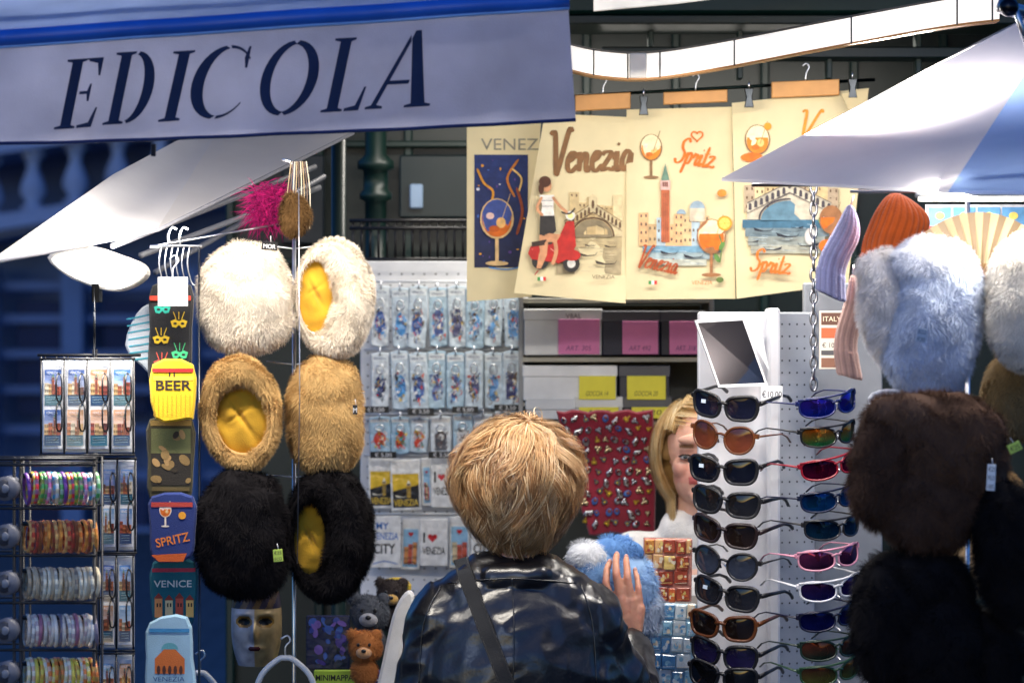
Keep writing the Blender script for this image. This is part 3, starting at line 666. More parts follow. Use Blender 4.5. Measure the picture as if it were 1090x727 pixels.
# ============================================================ TEA TOWELS
m=MB(760,95,6.52); m.tubep([(600,104,.02),(930,86,.02)],1.8,C(20,30,28))
mk("hanging_rail",m,M_metal,label="thin dark rail holding hangers under kiosk roof",cat="rail")
for x0,y0,x1,y1 in((612,100,671,119),(706,97,774,112),(821,86,893,105)):
    m=MB((x0+x1)/2,y0,6.48); m.slab([(x0,y0+2),(x1,y0-1),(x1,y1-3),(x0,y1)],0,.012,C(190,135,72),1.2); m.tubep([((x0+x1)/2,y0,.006),((x0+x1)/2+1,y0-8,.006),((x0+x1)/2+4,y0-14,.006),((x0+x1)/2+1,y0-18,.006),((x0+x1)/2-3,y0-15,.006)],.8,CHROME,6,mi=1,curve=3)
    mk("wooden_hanger",m,[M_wood,M_metal],label="short light wooden hanger bar holding tea towel",cat="hanger",group="wooden hangers on rail")
for x,y in((685,112),(797,104),(907,94)):
    m=MB(x,y,6.45); m.slab([(x-5,y-9),(x+5,y-9),(x+3,y),(x+5,y+11),(x-5,y+11),(x-3,y)],0,.014,C(45,48,52),.8); m.tubep([(x,y-9,.007),(x,y-17,.007)],.9,CHROME,6)
    mk("clip",m,M_metal,label="dark metal clip gripping tea towels",cat="clip",group="clips on rail")
def towel(corners,d,draw,label,seed):
    (ax,ay),(bx_,by),(cx,cy),(dx,dy)=corners
    m=MB((ax+bx_)/2,(ay+by)/2,d)
    def pt(u,v):
        x=(ax*(1-u)+bx_*u)*(1-v)+(dx*(1-u)+cx*u)*v; y=(ay*(1-u)+by*u)*(1-v)+(dy*(1-u)+cy*u)*v; return m.p(x,y,0)
    m.grid(pt,30,40,CREAM)
    m.lay=.002
    base=len(m.f); draw(m)
    for k in range(base,len(m.m)): m.m[k]=1
    rn=random.Random(seed); p1,p2=rn.uniform(0,6),rn.uniform(0,6)
    m.warp(lambda x,y,z:(x,y+.0045*math.sin(x*24+p1+z*4)*(min(1,max(0,-z/.15)))+.002*math.sin(z*18+p2)-.02*max(0,-z-.33),z))
    return mk("tea_towel",m,[M_linen,M_print],label=label,cat="tea towel",group="souvenir tea towels on rail")
OR=C(212,104,14); TN=C(128,88,48); SEP=C(92,68,44)
def d1(m):
    m.text("VENEZIA",512,160,12,C(150,145,130),w=80)
    for i in range(10): m.rect(505,165+i*12,562,177+i*12,mixc(C(30,50,110),C(24,28,60),i/10),o=.0024)
    m.lay=.003; rn=random.Random(4)
    for k in range(30): m.ell(rn.uniform(508,558),rn.uniform(170,280),rn.uniform(.6,2),rn.uniform(.6,2),rn.choice([C(70,110,190),C(230,160,50),C(90,60,140),C(220,220,230)]),n=8)
    m.stroke([(508,180),(515,195),(525,205),(520,225)],2.5,C(220,150,40)); m.stroke([(552,170),(540,190),(548,210)],2.5,C(200,120,40)); m.stroke([(545,180),(555,190),(552,205)],2,C(240,200,120)); m.stroke([(550,200),(556,225),(550,250)],3,C(150,70,40))
    glass(m,529,282,72,OR,C(220,185,130),C(60,80,150)); m.stroke([(520,285),(540,287),(560,283)],1.5,C(90,140,200))
towel([(497,135),(576,122),(566,316),(497,321)],6.60,d1,"cream tea towel with dark blue cocktail print",1)
def d2(m):
    script(m,"Venezia",583,184,44,92,TN,5.5,.12,-2,.45)
    for y in range(3): m.rect(604-y*6,250+y*14,662-y*.5,264+y*14,mixc(C(176,158,118),C(150,136,108),y*.3))
    rn=random.Random(2); houses(m,606,250,56,46,[C(200,176,128),C(180,155,108),C(214,194,148)],rn,6,SEP)
    rialto(m,600,252,62,38,SEP,C(206,188,146),C(130,116,88))
    for a,b,c in((625,272,22),(645,281,24),(650,263,14),(628,262,12)): gondola(m,a,b,c,C(50,38,30))
    for k in range(26): X=rn.uniform(604,648);Y=rn.uniform(256,290); m.stroke([(X,Y),(X+rn.uniform(5,12),Y+.5)],.7,rn.choice([C(110,92,66),C(205,190,155)]))
    RD=C(180,34,26); SK=C(206,146,104)
    m.ell(575,278,9,9,C(40,36,34)); m.ell(575,278,4.5,4.5,C(210,205,195)); m.ell(608,281,9,9,C(40,36,34)); m.ell(608,281,4.5,4.5,C(210,205,195))
    m.poly([(565,262),(590,256),(598,270),(592,280),(566,276),(562,270)],RD); m.poly([(590,262),(603,236),(611,236),(613,262),(606,275),(594,281),(588,276)],RD); m.ell(609,272,9,6,RD); m.ell(607,230,5,5,C(220,215,205)); m.ell(607,230,3,3,C(250,230,150)); m.stroke([(566,266),(580,262),(590,268)],1,C(240,150,130))
    m.stroke([(597,226),(606,228),(612,222)],1.8,C(40,36,34)); m.poly([(566,258),(588,254),(588,260),(566,263)],C(60,40,30))
    m.poly([(575,228),(590,228),(592,246),(582,256),(574,252)],C(50,46,44)); m.poly([(574,250),(584,252),(582,272),(576,286),(571,286),(574,268)],SK); m.poly([(580,248),(597,250),(592,258),(580,258)],SK); m.stroke([(590,254),(592,268),(588,282)],4,SK)
    m.poly([(574,208),(590,208),(589,220),(590,230),(576,230),(577,218)],C(240,234,222)); m.stroke([(576,214),(588,214)],1,C(80,80,90)); m.stroke([(577,220),(588,220)],1,C(80,80,90)); m.stroke([(588,210),(596,220),(604,227)],3,SK); m.stroke([(577,210),(572,222),(578,230)],3,SK)
    m.ell(582,198,5,7,SK); m.ell(580,194,6.5,6,C(80,44,26)); m.ell(576,201,3,6,C(80,44,26)); m.stroke([(573,288),(569,293)],2,RD)
    for k,c in enumerate((C(60,140,70),C(235,235,230),C(200,50,45))): m.rect(572+k*3,295,575+k*3,299,c)
    m.text("VENEZIA",630,297,4,SEP,w=24)
towel([(580,121),(669,125),(666,323),(547,312)],6.50,d2,"cream tea towel with scooter rider and bridge print",2)
def d3(m):
    script(m,"Spritz",717,172,27,42,OR,3,.2,10); heart(m,742,145,6,OR,1.6)
    glass(m,693,190,48,C(215,124,24),C(130,96,60),CREAM)
    rn=random.Random(6)
    for i in range(3): m.rect(684+i*6,262+i*7,768-i*8,269+i*7,mixc(C(110,150,172),CREAM,i*.25))
    houses(m,680,262,84,38,[C(205,176,130),C(186,156,112),C(165,182,190),C(214,168,120)],rn,9,C(100,84,70))
    campanile(m,708,258,9,84,C(176,92,54),C(110,50,34),C(100,130,110)); m.ell(742,222,8,8,C(140,160,172),n=12,a0=180,a1=360); m.rect(734,222,750,236,C(205,190,165)); m.ell(725,228,5,5,C(140,160,172),n=12,a0=180,a1=360)
    for k in range(16): X=rn.uniform(684,745);Y=rn.uniform(263,282); m.stroke([(X,Y),(X+8,Y+.5)],.7,rn.choice([C(70,100,130),C(210,220,220)]))
    for a,b,c in((712,270,20),(738,274,22),(700,280,16)): gondola(m,a,b,c,C(36,38,50))
    glass(m,757,294,62,OR,C(150,100,60),CREAM)
    m.ell(771,238,8,8,C(225,145,30)); m.ell(771,238,6,6,C(240,190,90))
    for k in range(6): m.stroke([(771,238),(771+6*math.cos(k),238+6*math.sin(k))],.7,C(225,140,30))
    m.stroke([(765,250),(768,262),(766,280)],1.4,C(90,120,60)); m.ell(768,262,2.5,5,C(90,130,60),rot=30); m.ell(763,275,2.5,5,C(90,130,60),rot=-30); m.ell(766,298,4,3,C(90,110,50)); m.ell(768,206,5,4,C(220,130,40))
    script(m,"Venezia",676,283,24,44,C(160,70,24),2.4,.2,12)
    for k,c in enumerate((C(60,140,70),C(235,235,230),C(200,50,45))): m.rect(690+k*3,299,693+k*3,303,c)
    m.text("VENEZIA",736,303,4,OR,w=22)
towel([(667,117),(779,114),(783,318),(666,319)],6.50,d3,"cream tea towel with orange Spritz lettering and tower",3)
def d4(m):
    script(m,"Venezia",846,146,30,88,C(205,135,30),3.2,.2,6)
    glass(m,806,186,54,C(215,124,24),C(130,96,60),CREAM); m.ell(817,135,4,4,C(225,145,30)); m.ell(800,168,12,5,OR)
    rn=random.Random(9); houses(m,792,226,100,38,[C(200,176,128),C(170,150,124),C(214,194,148),C(190,130,96)],rn,9,SEP)
    for i in range(4): m.rect(790+i*3,234+i*9,888-i*5,243+i*9,mixc(C(62,104,128),CREAM,i*.15))
    rialto(m,795,234,90,42,C(70,64,70),C(196,186,164),C(92,128,146))
    for k in range(44): X=rn.uniform(795,868);Y=rn.uniform(238,268); m.stroke([(X,Y),(X+rn.uniform(4,12),Y+.6)],.7,rn.choice([C(180,198,206),C(36,70,96)]))
    for a,b,c in((812,246,22),(838,252,26),(860,262,24),(822,266,20),(800,258,14),(848,243,14)): gondola(m,a,b,c,C(28,32,44),rn.choice((-1,1)))
    m.ell(862,252,6,9,C(200,195,190)); m.ell(888,240,9,9,C(225,145,30)); m.ell(888,240,6.5,6.5,C(240,190,90)); m.ell(880,262,9,7,OR); m.ell(893,258,6,6,C(225,135,30)); m.ell(876,232,4,7,C(90,130,60),rot=40)
    glass(m,884,268,50,OR,C(150,100,60)); script(m,"Spritz",797,288,24,42,OR,2.8,.2,6)
towel([(779,110),(925,94),(903,302),(784,318)],6.49,d4,"cream tea towel with bridge and Spritz print",4)
m=MB(925,96,6.44); m.slab([(895,100),(925,94),(916,150),(908,128)],0,.003,C(196,180,140),.6); mk("tea_towel",m,M_linen,label="folded cream cloth corner hanging from clip",cat="tea towel",group="souvenir tea towels on rail")
ch=emp("chain",W(866,196,5.9),"steel chain hanging from parasol","chain")
q=MB(); q.tube([(.006*math.cos(a),0,.0125*math.sin(a)) for a in [2*math.pi*k/16 for k in range(16)]],.0026,(.35,.35,.37),n=7,closed=True)
for i in range(19):
    y=200+i*11.6
    if i==0: lk=mk("link",q,M_metal,parent=ch,loc=W(866,y,5.9)-ch.location)
    else:
        o=lk.copy(); bpy.context.scene.collection.objects.link(o); o.parent=ch; o.location=W(866,y,5.9)-ch.location
        o.rotation_euler=(0,0,math.radians(80 if i%2 else 10))
# ============================================================ FUR HATS
WHF=C(230,219,202); TNF=C(200,164,108); BKF=C(24,21,23); MUS=C(196,148,26); BRF=C(92,68,54)
FW=.00045
def lobes(name,anchor,d,L,col,label,n=9000,ln=.008,wd=FW,flow=(0,0,-1),group="fur hats hanging on stall",cat="fur hat",fl=.7,rot=None,parent=None,clump=.3,nz=.10):
    m=MB(anchor[0],anchor[1],d); A=sum(a[3]*a[4] for a in L); sp=[]
    for l in L:
        q=MB(anchor[0],anchor[1],d); sp.append((np.array(q.p(l[0],l[1],l[2]*q.s)),np.array((l[3]*q.s,l[5]*q.s,l[4]*q.s)),math.radians(l[6]) if len(l)>6 else 0))
    for j,l in enumerate(L):
        cx,cy,o,rx,ry,rd=l[:6]; r=sp[j][2]; e=l[7] if len(l)>7 else 1.0
        q=MB(anchor[0],anchor[1],d); cc=q.p(cx,cy,o*q.s)
        q.ellipsoid(cc,(rx*q.s,rd*q.s,ry*q.s),col if len(l)<9 else l[8],34,24,amp=nz,fr=20,e=e,M=Matrix.Rotation(r,3,'Y'))
        def keep(P,j=j):
            ok=np.ones(len(P),bool)
            for k,(c0,rr,ro) in enumerate(sp):
                if k==j: continue
                dl=(P-c0); x=dl[:,0]*math.cos(ro)-dl[:,2]*math.sin(ro); z=dl[:,0]*math.sin(ro)+dl[:,2]*math.cos(ro)
                ok&=((x/rr[0])**2+(dl[:,1]/rr[1])**2+(z/rr[2])**2)>.72
            return ok
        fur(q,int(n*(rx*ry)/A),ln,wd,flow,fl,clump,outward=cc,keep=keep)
        m.join(q)
    return mk(name,m,M_fur,label=label,cat=cat,group=group,rot=rot,parent=parent)
def openhat(oc,ic,d,col,label,lin=MUS,ln=.008,n=26000,ry_=0):
    cx,cy,rx,ry=oc; ix,iy,irx,iry=ic; m=MB(cx,cy,d); s=m.s; q=MB(cx,cy,d)
    def ring(th):
        I=Vector(((ix-cx+irx*math.cos(th))*s,0,(-(iy-cy)+iry*math.sin(th))*s)); O=Vector((rx*math.cos(th)*s,0,ry*math.sin(th)*s)); return I,O
    def tor(u,v):
        I,O=ring(2*math.pi*u); c=(I+O)/2; h=(O-I)/2; R=h.length; ph=2*math.pi*v; k=1+.12*noise.noise((math.cos(2*math.pi*u)*3+cx,math.sin(2*math.pi*u)*3,math.cos(ph)))
        y=max(R,9*s)*1.15
        return tuple(c+h*math.cos(ph)*k+Vector((0,y*math.sin(ph)*k,0)))
    q.grid(tor,48,14,col,cu=True,cv=True)
    V=np.array(q.v); f0=q.f[0]; cr=np.cross(V[f0[1]]-V[f0[0]],V[f0[2]]-V[f0[0]]); I,O=ring(.05); ctr=np.array((I+O)/2)
    if np.dot(cr,V[f0[0]]-ctr)<0: q.f=[tuple(reversed(f)) for f in q.f]
    def kp(P):
        x=P[:,0]/s-(ix-cx); z=P[:,2]/s+(iy-cy); return ((x/(irx*1.05))**2+(z/(iry*1.03))**2)>1.0
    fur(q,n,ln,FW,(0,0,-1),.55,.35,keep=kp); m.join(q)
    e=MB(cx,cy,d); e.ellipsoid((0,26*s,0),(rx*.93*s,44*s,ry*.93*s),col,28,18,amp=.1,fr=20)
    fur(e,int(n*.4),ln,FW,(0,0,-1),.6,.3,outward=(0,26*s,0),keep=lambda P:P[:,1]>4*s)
    e.v=[(x,max(y,6*s),z) for x,y,z in e.v]; m.join(e)
    o=mk("fur_hat",m,M_fur,label=label,cat="fur hat",group="fur hats hanging on stall",rot=(0,math.radians(ry_),0))
    l=MB(cx,cy,d); ax,az=irx*1.1*s,iry*1.06*s; ox,oz=(ix-cx)*s,-(iy-cy)*s
    def ln_(u,v):
        th=2*math.pi*u; r=v; x=ax*r*math.cos(th); z=az*r*math.sin(th)
        y=-9*s*math.sqrt(max(0,1-r*r))+5*s+.005*noise.noise((x*40+cx,z*40,1))+.0012*math.sin(x*160+z*70)
        y+=.008*math.exp(-((x*.9+z*.5-.002)/.0045)**2)*(1-r)+.004*math.exp(-((x*.5-z*.8+.01)/.003)**2)*(1-r)*(1 if z>0 else .3)
        return (x+ox,y,z+oz)
    l.grid(ln_,44,20,lin,cu=True)
    mk("lining",l,M_cloth,parent=o)
    return o
lobes("fur_hat",(262,317),5.55,[(262,318,0,50,59,40,0,.85),(262,292,3,44,30,34),(264,345,3,47,30,34)],WHF,"white fur hat seen from behind with dark tag",n=30000)
openhat((356,318,42,63),(336,315,18,39),5.58,WHF,"white fur hat with mustard lining showing")
openhat((256,440,42,61),(257,447,27,35),5.5,TNF,"tan fur hat with opening and mustard lining",ry_=-4)
lobes("fur_hat",(347,443),5.58,[(347,443,0,41,63,36,0,.85),(345,415,3,37,32,32),(349,470,3,37,30,32)],TNF,"tan fur hat seen from behind",n=28000)
lobes("fur_hat",(258,568),5.5,[(258,567,0,49,66,38,0,.85),(262,600,3,44,36,32)],BKF,"black fur hat seen from behind",n=24000,ln=.010,clump=.45)
openhat((350,568,47,71),(330,573,17,38),5.56,BKF,"black fur hat with mustard lining showing",ln=.010)
m=MB(312,150,5.64); m.tubep([(313,175,0),(313,1280,0)],2.2,CHROME,10); m.tubep([(313,180,0),(309,172,0),(300,170,0)],2,CHROME,8)
for y in(262,385,505): m.tubep([(285,y,.02),(313,y+3,0),(342,y,.02)],1,CHROME,6)
m.ellipsoid(m.p(313,1400),(0.2,.2,.02),(.2,.2,.2))
mk("hat_stand",m,M_metal,label="chrome pole stand carrying fur hats",cat="stand")
m=MB(318,250,5.42); m.tubep([(318,200,0),(319,420,.0),(316,600,-.01)],.6,C(190,190,195),6)
mk("hanging_wire",m,M_metal,label="thin wire hanging between fur hats",cat="wire")
def tagm(x,y,w,h,d,col,txt,tc,rot=0,label="small printed price tag on hat",grp="price tags on hats"):
    m=MB(x,y,d); m.slab([(x-w/2,y-h/2),(x+w/2,y-h/2),(x+w/2,y+h/2),(x-w/2,y+h/2)],0,.0015,col,.3)
    for i,t in enumerate(txt): m.text(t,x-w*.38,y-h/2+h*(i+.8)/len(txt),h*.5/len(txt),tc,w=w*.76)
    m.tubep([(x,y-h/2-6,-.002),(x+1,y-h/2,.001)],.3,WH,4)
    return mk("price_tag",m,M_plastic,label=label,cat="price tag",group=grp,rot=(0,math.radians(rot),0))
tagm(287,262,17,9,5.40,C(25,24,26),["MOR"],WH,5); tagm(296,591,10,13,5.36,C(190,215,90),["€25","ECO"],BLK,-5); tagm(1055,508,9,28,4.74,C(235,235,235),["€25","PELO","100%"],BLK,3)
tagm(981,357,11,15,4.76,C(170,185,205),["ECO","€20"],NAVY,10); tagm(1080,476,14,10,4.7,C(190,215,90),["€25"],BLK,-25)
tagm(378,436,5,10,5.38,C(40,40,42),["M"],WH)
D5=5.0
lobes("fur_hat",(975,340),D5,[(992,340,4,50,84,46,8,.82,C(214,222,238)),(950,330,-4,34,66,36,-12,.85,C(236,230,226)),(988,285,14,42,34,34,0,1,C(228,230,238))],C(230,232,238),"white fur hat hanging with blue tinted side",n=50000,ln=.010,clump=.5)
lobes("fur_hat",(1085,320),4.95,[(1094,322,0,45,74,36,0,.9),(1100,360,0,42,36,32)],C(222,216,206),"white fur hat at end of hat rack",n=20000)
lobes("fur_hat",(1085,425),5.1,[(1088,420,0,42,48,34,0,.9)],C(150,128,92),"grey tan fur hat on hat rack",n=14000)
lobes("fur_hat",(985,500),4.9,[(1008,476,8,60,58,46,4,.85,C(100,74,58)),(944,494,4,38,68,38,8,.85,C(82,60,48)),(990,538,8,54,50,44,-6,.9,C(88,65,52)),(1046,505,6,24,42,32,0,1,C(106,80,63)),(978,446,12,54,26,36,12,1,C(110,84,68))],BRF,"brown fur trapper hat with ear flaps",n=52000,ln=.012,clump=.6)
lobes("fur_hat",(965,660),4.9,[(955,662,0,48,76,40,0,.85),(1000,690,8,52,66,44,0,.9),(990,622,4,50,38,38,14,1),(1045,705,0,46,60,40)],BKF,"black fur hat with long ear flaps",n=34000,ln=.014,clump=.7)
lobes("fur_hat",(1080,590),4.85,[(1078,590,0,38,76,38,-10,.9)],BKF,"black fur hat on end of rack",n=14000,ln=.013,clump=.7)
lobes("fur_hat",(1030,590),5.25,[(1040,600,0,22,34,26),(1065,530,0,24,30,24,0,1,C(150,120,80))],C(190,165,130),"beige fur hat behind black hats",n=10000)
m=MB(1030,200,5.2); m.tubep([(1030,205,0),(1030,1250,0)],2.6,CHROME,10); m.tubep([(905,204,0),(1150,204,0)],1.6,CHROME,8)
m.ellipsoid(m.p(1030,1350),(0.2,.2,.02),(.2,.2,.2)); mk("hat_stand",m,M_metal,label="chrome hat rack carrying fur hats",cat="stand")
def beanie(cx,y0,y1,w,d,col,label,rot=0,ribs=22,taper=.9):
    m=MB(cx,y0,d); s=m.s; H=(y1-y0)*s; R=w/2*s
    def fn(u,v):
        th=2*math.pi*u; z=-v*H; rr=R*(math.sin(min(1,v/.38)*math.pi/2)**.55*(taper+(1-taper)*v)) if v<.99 else R*.9
        if v>.74: rr*=1.06
        rr*=1+.035*math.cos(ribs*th)+.012*math.sin(v*190); x=rr*math.cos(th)
        return (x+.006*math.sin(v*7),rr*.7*math.sin(th),z-.004*math.sin(x*60))
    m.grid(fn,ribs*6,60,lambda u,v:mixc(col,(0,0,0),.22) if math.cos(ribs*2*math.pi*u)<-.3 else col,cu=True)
    m.tubep([(cx,y0-10,0),(cx,y0+3,0)],1,CHROME,5,mi=1)
    mk("knit_beanie",m,[M_knit,M_metal],label=label,cat="knit hat",group="knit beanies hanging on stall",rot=(0,math.radians(rot),0))
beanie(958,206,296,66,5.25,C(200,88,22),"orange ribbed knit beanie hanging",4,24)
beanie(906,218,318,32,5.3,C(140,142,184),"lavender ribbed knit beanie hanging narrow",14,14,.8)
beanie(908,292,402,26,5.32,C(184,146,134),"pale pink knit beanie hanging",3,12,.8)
m=MB(1042,314,5.08)
for k in range(16):
    a0=math.radians(48+k*5.6);a1=math.radians(48+(k+1)*5.6); r0,r1=30,88
    z0=.004 if k%2 else 0; z1=0 if k%2 else .004
    P=[m.p(1042+r0*math.cos(a0),314-r0*math.sin(a0),z0),m.p(1042+r1*math.cos(a0),314-r1*math.sin(a0),z0),m.p(1042+r1*math.cos(a1),314-r1*math.sin(a1),z1),m.p(1042+r0*math.cos(a1),314-r0*math.sin(a1),z1)]
    m.add(P,[(0,1,2,3)],C(180,160,124) if k%2 else C(126,104,76))
    am=(a0+a1)/2; m.tube([m.p(1042,314,.001),m.p(1042+34*math.cos(am),314-34*math.sin(am),.003)],.0018,C(130,94,54),n=4)
m.ellipsoid(m.p(1042,313,.004),(.005,.004,.005),C(90,70,50))
mk("folding_fan",m,M_paper,label="open cream folding fan with wooden ribs",cat="fan")
m=MB(1045,230,5.5); m.slab([(985,218),(1120,218),(1120,268),(985,268)],0,.004,C(205,208,210),.6); rn=random.Random(3)
for k in range(5):
    x=988+k*26; m.rect(x,221,x+24,266,C(90,150,195)); houses(m,x,262,24,26,[C(200,100,54),C(210,166,74),C(180,66,66),C(80,120,96)],rn,3); m.ell(x+12,230,5,4,C(220,200,100)); m.rect(x,262,x+24,266,C(50,120,160))
mk("souvenir_print",m,M_print,label="colourful strip of Venice picture prints",cat="picture print")
# ============================================================ SUNGLASSES
def glasses(loc,rot,fc,lcol,style,mirror,label,scol=None,tagc=None,sc=1.0):
    k={'way':2.6,'round':2.6,'sport':6.5}[style]; hw=.0355; lw={'way':.030,'round':.028,'sport':.031}[style]; lh={'way':.0220,'round':.0245,'sport':.0190}[style]
    ex={'way':.58,'round':.85,'sport':.66}[style]
    def cy_(x): return k*x*x
    def outl(sx,f=1.0,n=32):
        P=[]
        for i in range(n):
            a=2*math.pi*i/n; ca,sa=math.cos(a),math.sin(a)
            x=math.copysign(abs(ca)**ex,ca)*lw*f; z=math.copysign(abs(sa)**ex,sa)*lh*f
            if style!='sport': z+= .004*(x*sx/lw)*(1 if z>0 else .2); x*= 1-.16*(z<0)*abs(z)/lh
            if style=='sport': z+=.003*(x*sx/lw); z*=1-.25*abs(min(0,x*sx))/lw
            X=sx*hw+x; P.append(Vector((X,cy_(X),z)))
        return P
    m=MB()
    rr=.0034 if style=='way' else (.0026 if style=='round' else .0022)
    for sx in(-1,1): m.tube(outl(sx),rr,fc,n=6,closed=True)
    m.tube([(-.010,cy_(.01)-.001,.006),(0,-.002,.0085),(.010,cy_(.01)-.001,.006)],rr*1.05,fc,n=6)
    if style=='sport': m.tube([Vector((x*.068,cy_(x*.068)-.001,lh*.95)) for x in(-1,-.6,-.2,.2,.6,1)],.0032,fc,n=6,flat=.6)
    for sx in(-1,1): m.tube([(sx*.008,0.004,-.004),(sx*.0095,.010,-.010)],.0018,fc,n=5); m.box((sx*.068,cy_(.068)+.001,.012),(.007,.008,.009),fc,bev=.001)
    o=mk("sunglasses",m,M_plastic,loc=loc,label=label,cat="sunglasses",group="sunglasses on display stand",rot=rot); o.scale=(sc,sc,sc)
    for sx in(-1,1):
        q=MB(); ou=outl(sx,.96); c0=Vector((sx*hw,cy_(hw)-.003,0)); vs=[c0]
        n=len(ou); mid=[c0*.45+p*.55+Vector((0,-.0012,0)) for p in ou]; vs+=mid+ou; fs=[]
        for i in range(n):
            j=(i+1)%n; fs.append((0,1+i,1+j)); fs.append((1+i,1+n+i,1+n+j,1+j))
        cs=[mixc(lcol,scol,min(1,max(0,.5+ (sum(vs[t][2] for t in f)/len(f))/.03))) if scol else lcol for f in fs]
        q.add(vs,fs,cs,0,True); mk("lens",q,M_lensm if mirror else M_lens,parent=o)
        t=MB(); x=sx*.0705; y0=cy_(.0705); t.tube([(x,y0,.012),(x,y0+.045,.012),(x*.99,y0+.09,.011),(x*.97,y0+.115,.004),(x*.95,y0+.132,-.007)],[.0036,.0028,.0024,.0026,.003],fc,n=6,flat=.55 if style!='way' else 1.3); mk("temple",t,M_plastic,parent=o)
    if tagc:
        t=MB(); t.box((-.04,-.004+cy_(.034),.006),(.009,.0008,.007),tagc); mk("sticker",t,M_paper,parent=o)
    return o
TOR=C(96,52,22)
ys=[433,466,501,535,567,600,633,667,697,721]
spec=[('way',BLK,C(26,28,48)),('round',TOR,C(110,56,36)),('way',BLK,C(16,18,30)),('way',BLK,C(30,30,34)),('way',C(40,28,28),C(36,26,22)),('round',BLK,C(56,62,78)),('way',BLK,C(36,36,42)),('way',TOR,C(32,22,18)),('way',BLK,C(36,30,70)),('way',C(24,24,28),C(18,18,22))]
for i,(y,sp) in enumerate(zip(ys,spec)):
    st,fc,lc2=sp
    glasses(W(769+random.uniform(-2,2),y,5.86),(math.radians(random.uniform(2,10)),math.radians(random.uniform(4,11)),math.radians(-30+random.uniform(-6,5))),fc,lc2,st,False,("tortoiseshell" if fc is TOR else "black")+" framed sunglasses with dark lenses",mixc(lc2,(0,0,0),.7),C(215,230,245) if i in(0,2,6) else None,1.04)
sp2=[(C(20,30,80),C(20,46,170),C(60,40,150)),(C(20,20,24),C(40,160,90),C(200,100,30)),(C(130,16,34),C(130,20,60),C(40,10,40)),(C(16,24,50),C(26,100,160),C(20,50,100)),(BLK,C(34,84,110),C(16,30,54)),(C(205,140,160),C(80,44,74),C(150,60,100)),(C(215,215,218),C(50,46,120),C(80,44,90)),(C(16,18,44),C(34,40,120),C(24,24,76)),(C(24,44,34),C(50,80,60),C(160,76,50)),(C(40,70,46),C(150,150,70),C(130,70,50))]
for i,y in enumerate([431,463,496,531,562,594,627,658,690,716]):
    fc,a,b=sp2[i]; glasses(W(893+random.uniform(-3,3),y,5.78),(math.radians(random.uniform(0,9)),math.radians(random.uniform(-13,-5)),math.radians(30+random.uniform(-6,6))),fc,a,'sport',True,"sporty wraparound sunglasses with mirrored coloured lenses",b)
tw=emp("display_stand",(W(818,0,6.02).x,6.02,0),"white sunglasses display column with mirror on top","display stand")
def twbox(m,x,y,w,dpt,py0,py1,col,rz,bev=.003):
    z0,z1=W(0,py0,6.02).z,W(0,py1,6.02).z; m.box((x,y,(z0+z1)/2),(w,dpt,abs(z0-z1)),col,rz=rz,bev=bev)
m=MB()
twbox(m,-.062,.06,.145,.05,332,1300,C(230,230,234),0); twbox(m,.01,.03,.022,.10,328,1300,C(236,236,238),0,.004)
mk("column",m,M_paint,parent=tw)
m=MB(); twbox(m,.055,.075,.085,.03,332,1300,C(170,174,180),math.radians(25))
R=Matrix.Rotation(math.radians(25),3,'Z')
for j in range(30):
    for k in range(5):
        c=R@Vector((-.034+k*.017,-.0157,0))+Vector((.055,.075,W(0,345+j*13,6.02).z))
        P=[R@Vector((.0022*math.cos(a),0,.0022*math.sin(a)))+c for a in [k2*math.pi/4 for k2 in range(8)]]; m.add(P,[tuple(range(8))],C(70,72,76))
twbox(m,.16,.14,.16,.02,300,1300,C(140,144,150),math.radians(5))
mk("perforated_panel",m,M_paint,parent=tw)
for y in ys:
    m=MB(); m.tube([(W(769,y,6.02).x-tw.location.x,.04,W(0,y-2,6.02).z),(W(769,y,6.02).x-tw.location.x,-.16,W(0,y-2,6.02).z)],.0025,(.7,.7,.72),n=6); mk("peg",m,M_metal,parent=tw)
    m=MB(); m.tube([(W(885,y,6.02).x-tw.location.x,.1,W(0,y-4,6.02).z),(W(885,y,6.02).x-tw.location.x,-.16,W(0,y-4,6.02).z)],.0025,(.7,.7,.72),n=6); mk("peg",m,M_metal,parent=tw)
def tq(x,y,o=0):
    q=W(x,y,5.95)-tw.location; return (q.x,q.y-o,q.z)
A,B,Cc,Dd=[Vector(tq(*q)) for q in((739,341,.02),(792,338,-.01),(816,410,.03),(763,412,.055))]
ct=(A+B+Cc+Dd)/4; bk=Vector((0,.03,0))
m=MB(); m.add([A,B,Cc,Dd,A+bk,B+bk,Cc+bk,Dd+bk]+[ct+(q-ct)*.92 for q in(A,B,Cc,Dd)],[(0,1,5,4),(1,2,6,5),(2,3,7,6),(3,0,4,7),(4,5,6,7),(0,1,9,8),(1,2,10,9),(2,3,11,10),(3,0,8,11)],C(235,235,235)); mk("mirror_frame",m,M_paint,parent=tw)
m=MB(); f=[ct+(q-ct)*.93+Vector((0,.001,0)) for q in(A,B,Cc,Dd)]; m.add(f,[(0,1,2,3)],(.075,.07,.068)); mk("mirror",m,M_mirror,parent=tw)
m=MB(); m.add([tq(776,345,-.02),tq(808,338,.0),tq(818,395,.02),tq(806,372,0)],[(0,1,2,3)],C(235,235,235)); mk("mirror_bracket",m,M_paint,parent=tw)
m=MB(822,421,5.90); m.slab([(810,411),(833,411),(833,428),(810,428)],0,.002,C(225,226,228),.3); m.text("€10,00",811,423,6.5,C(20,20,24),w=21)
mk("price_sign",m,M_paper,parent=tw,loc=W(822,421,5.90)-tw.location)
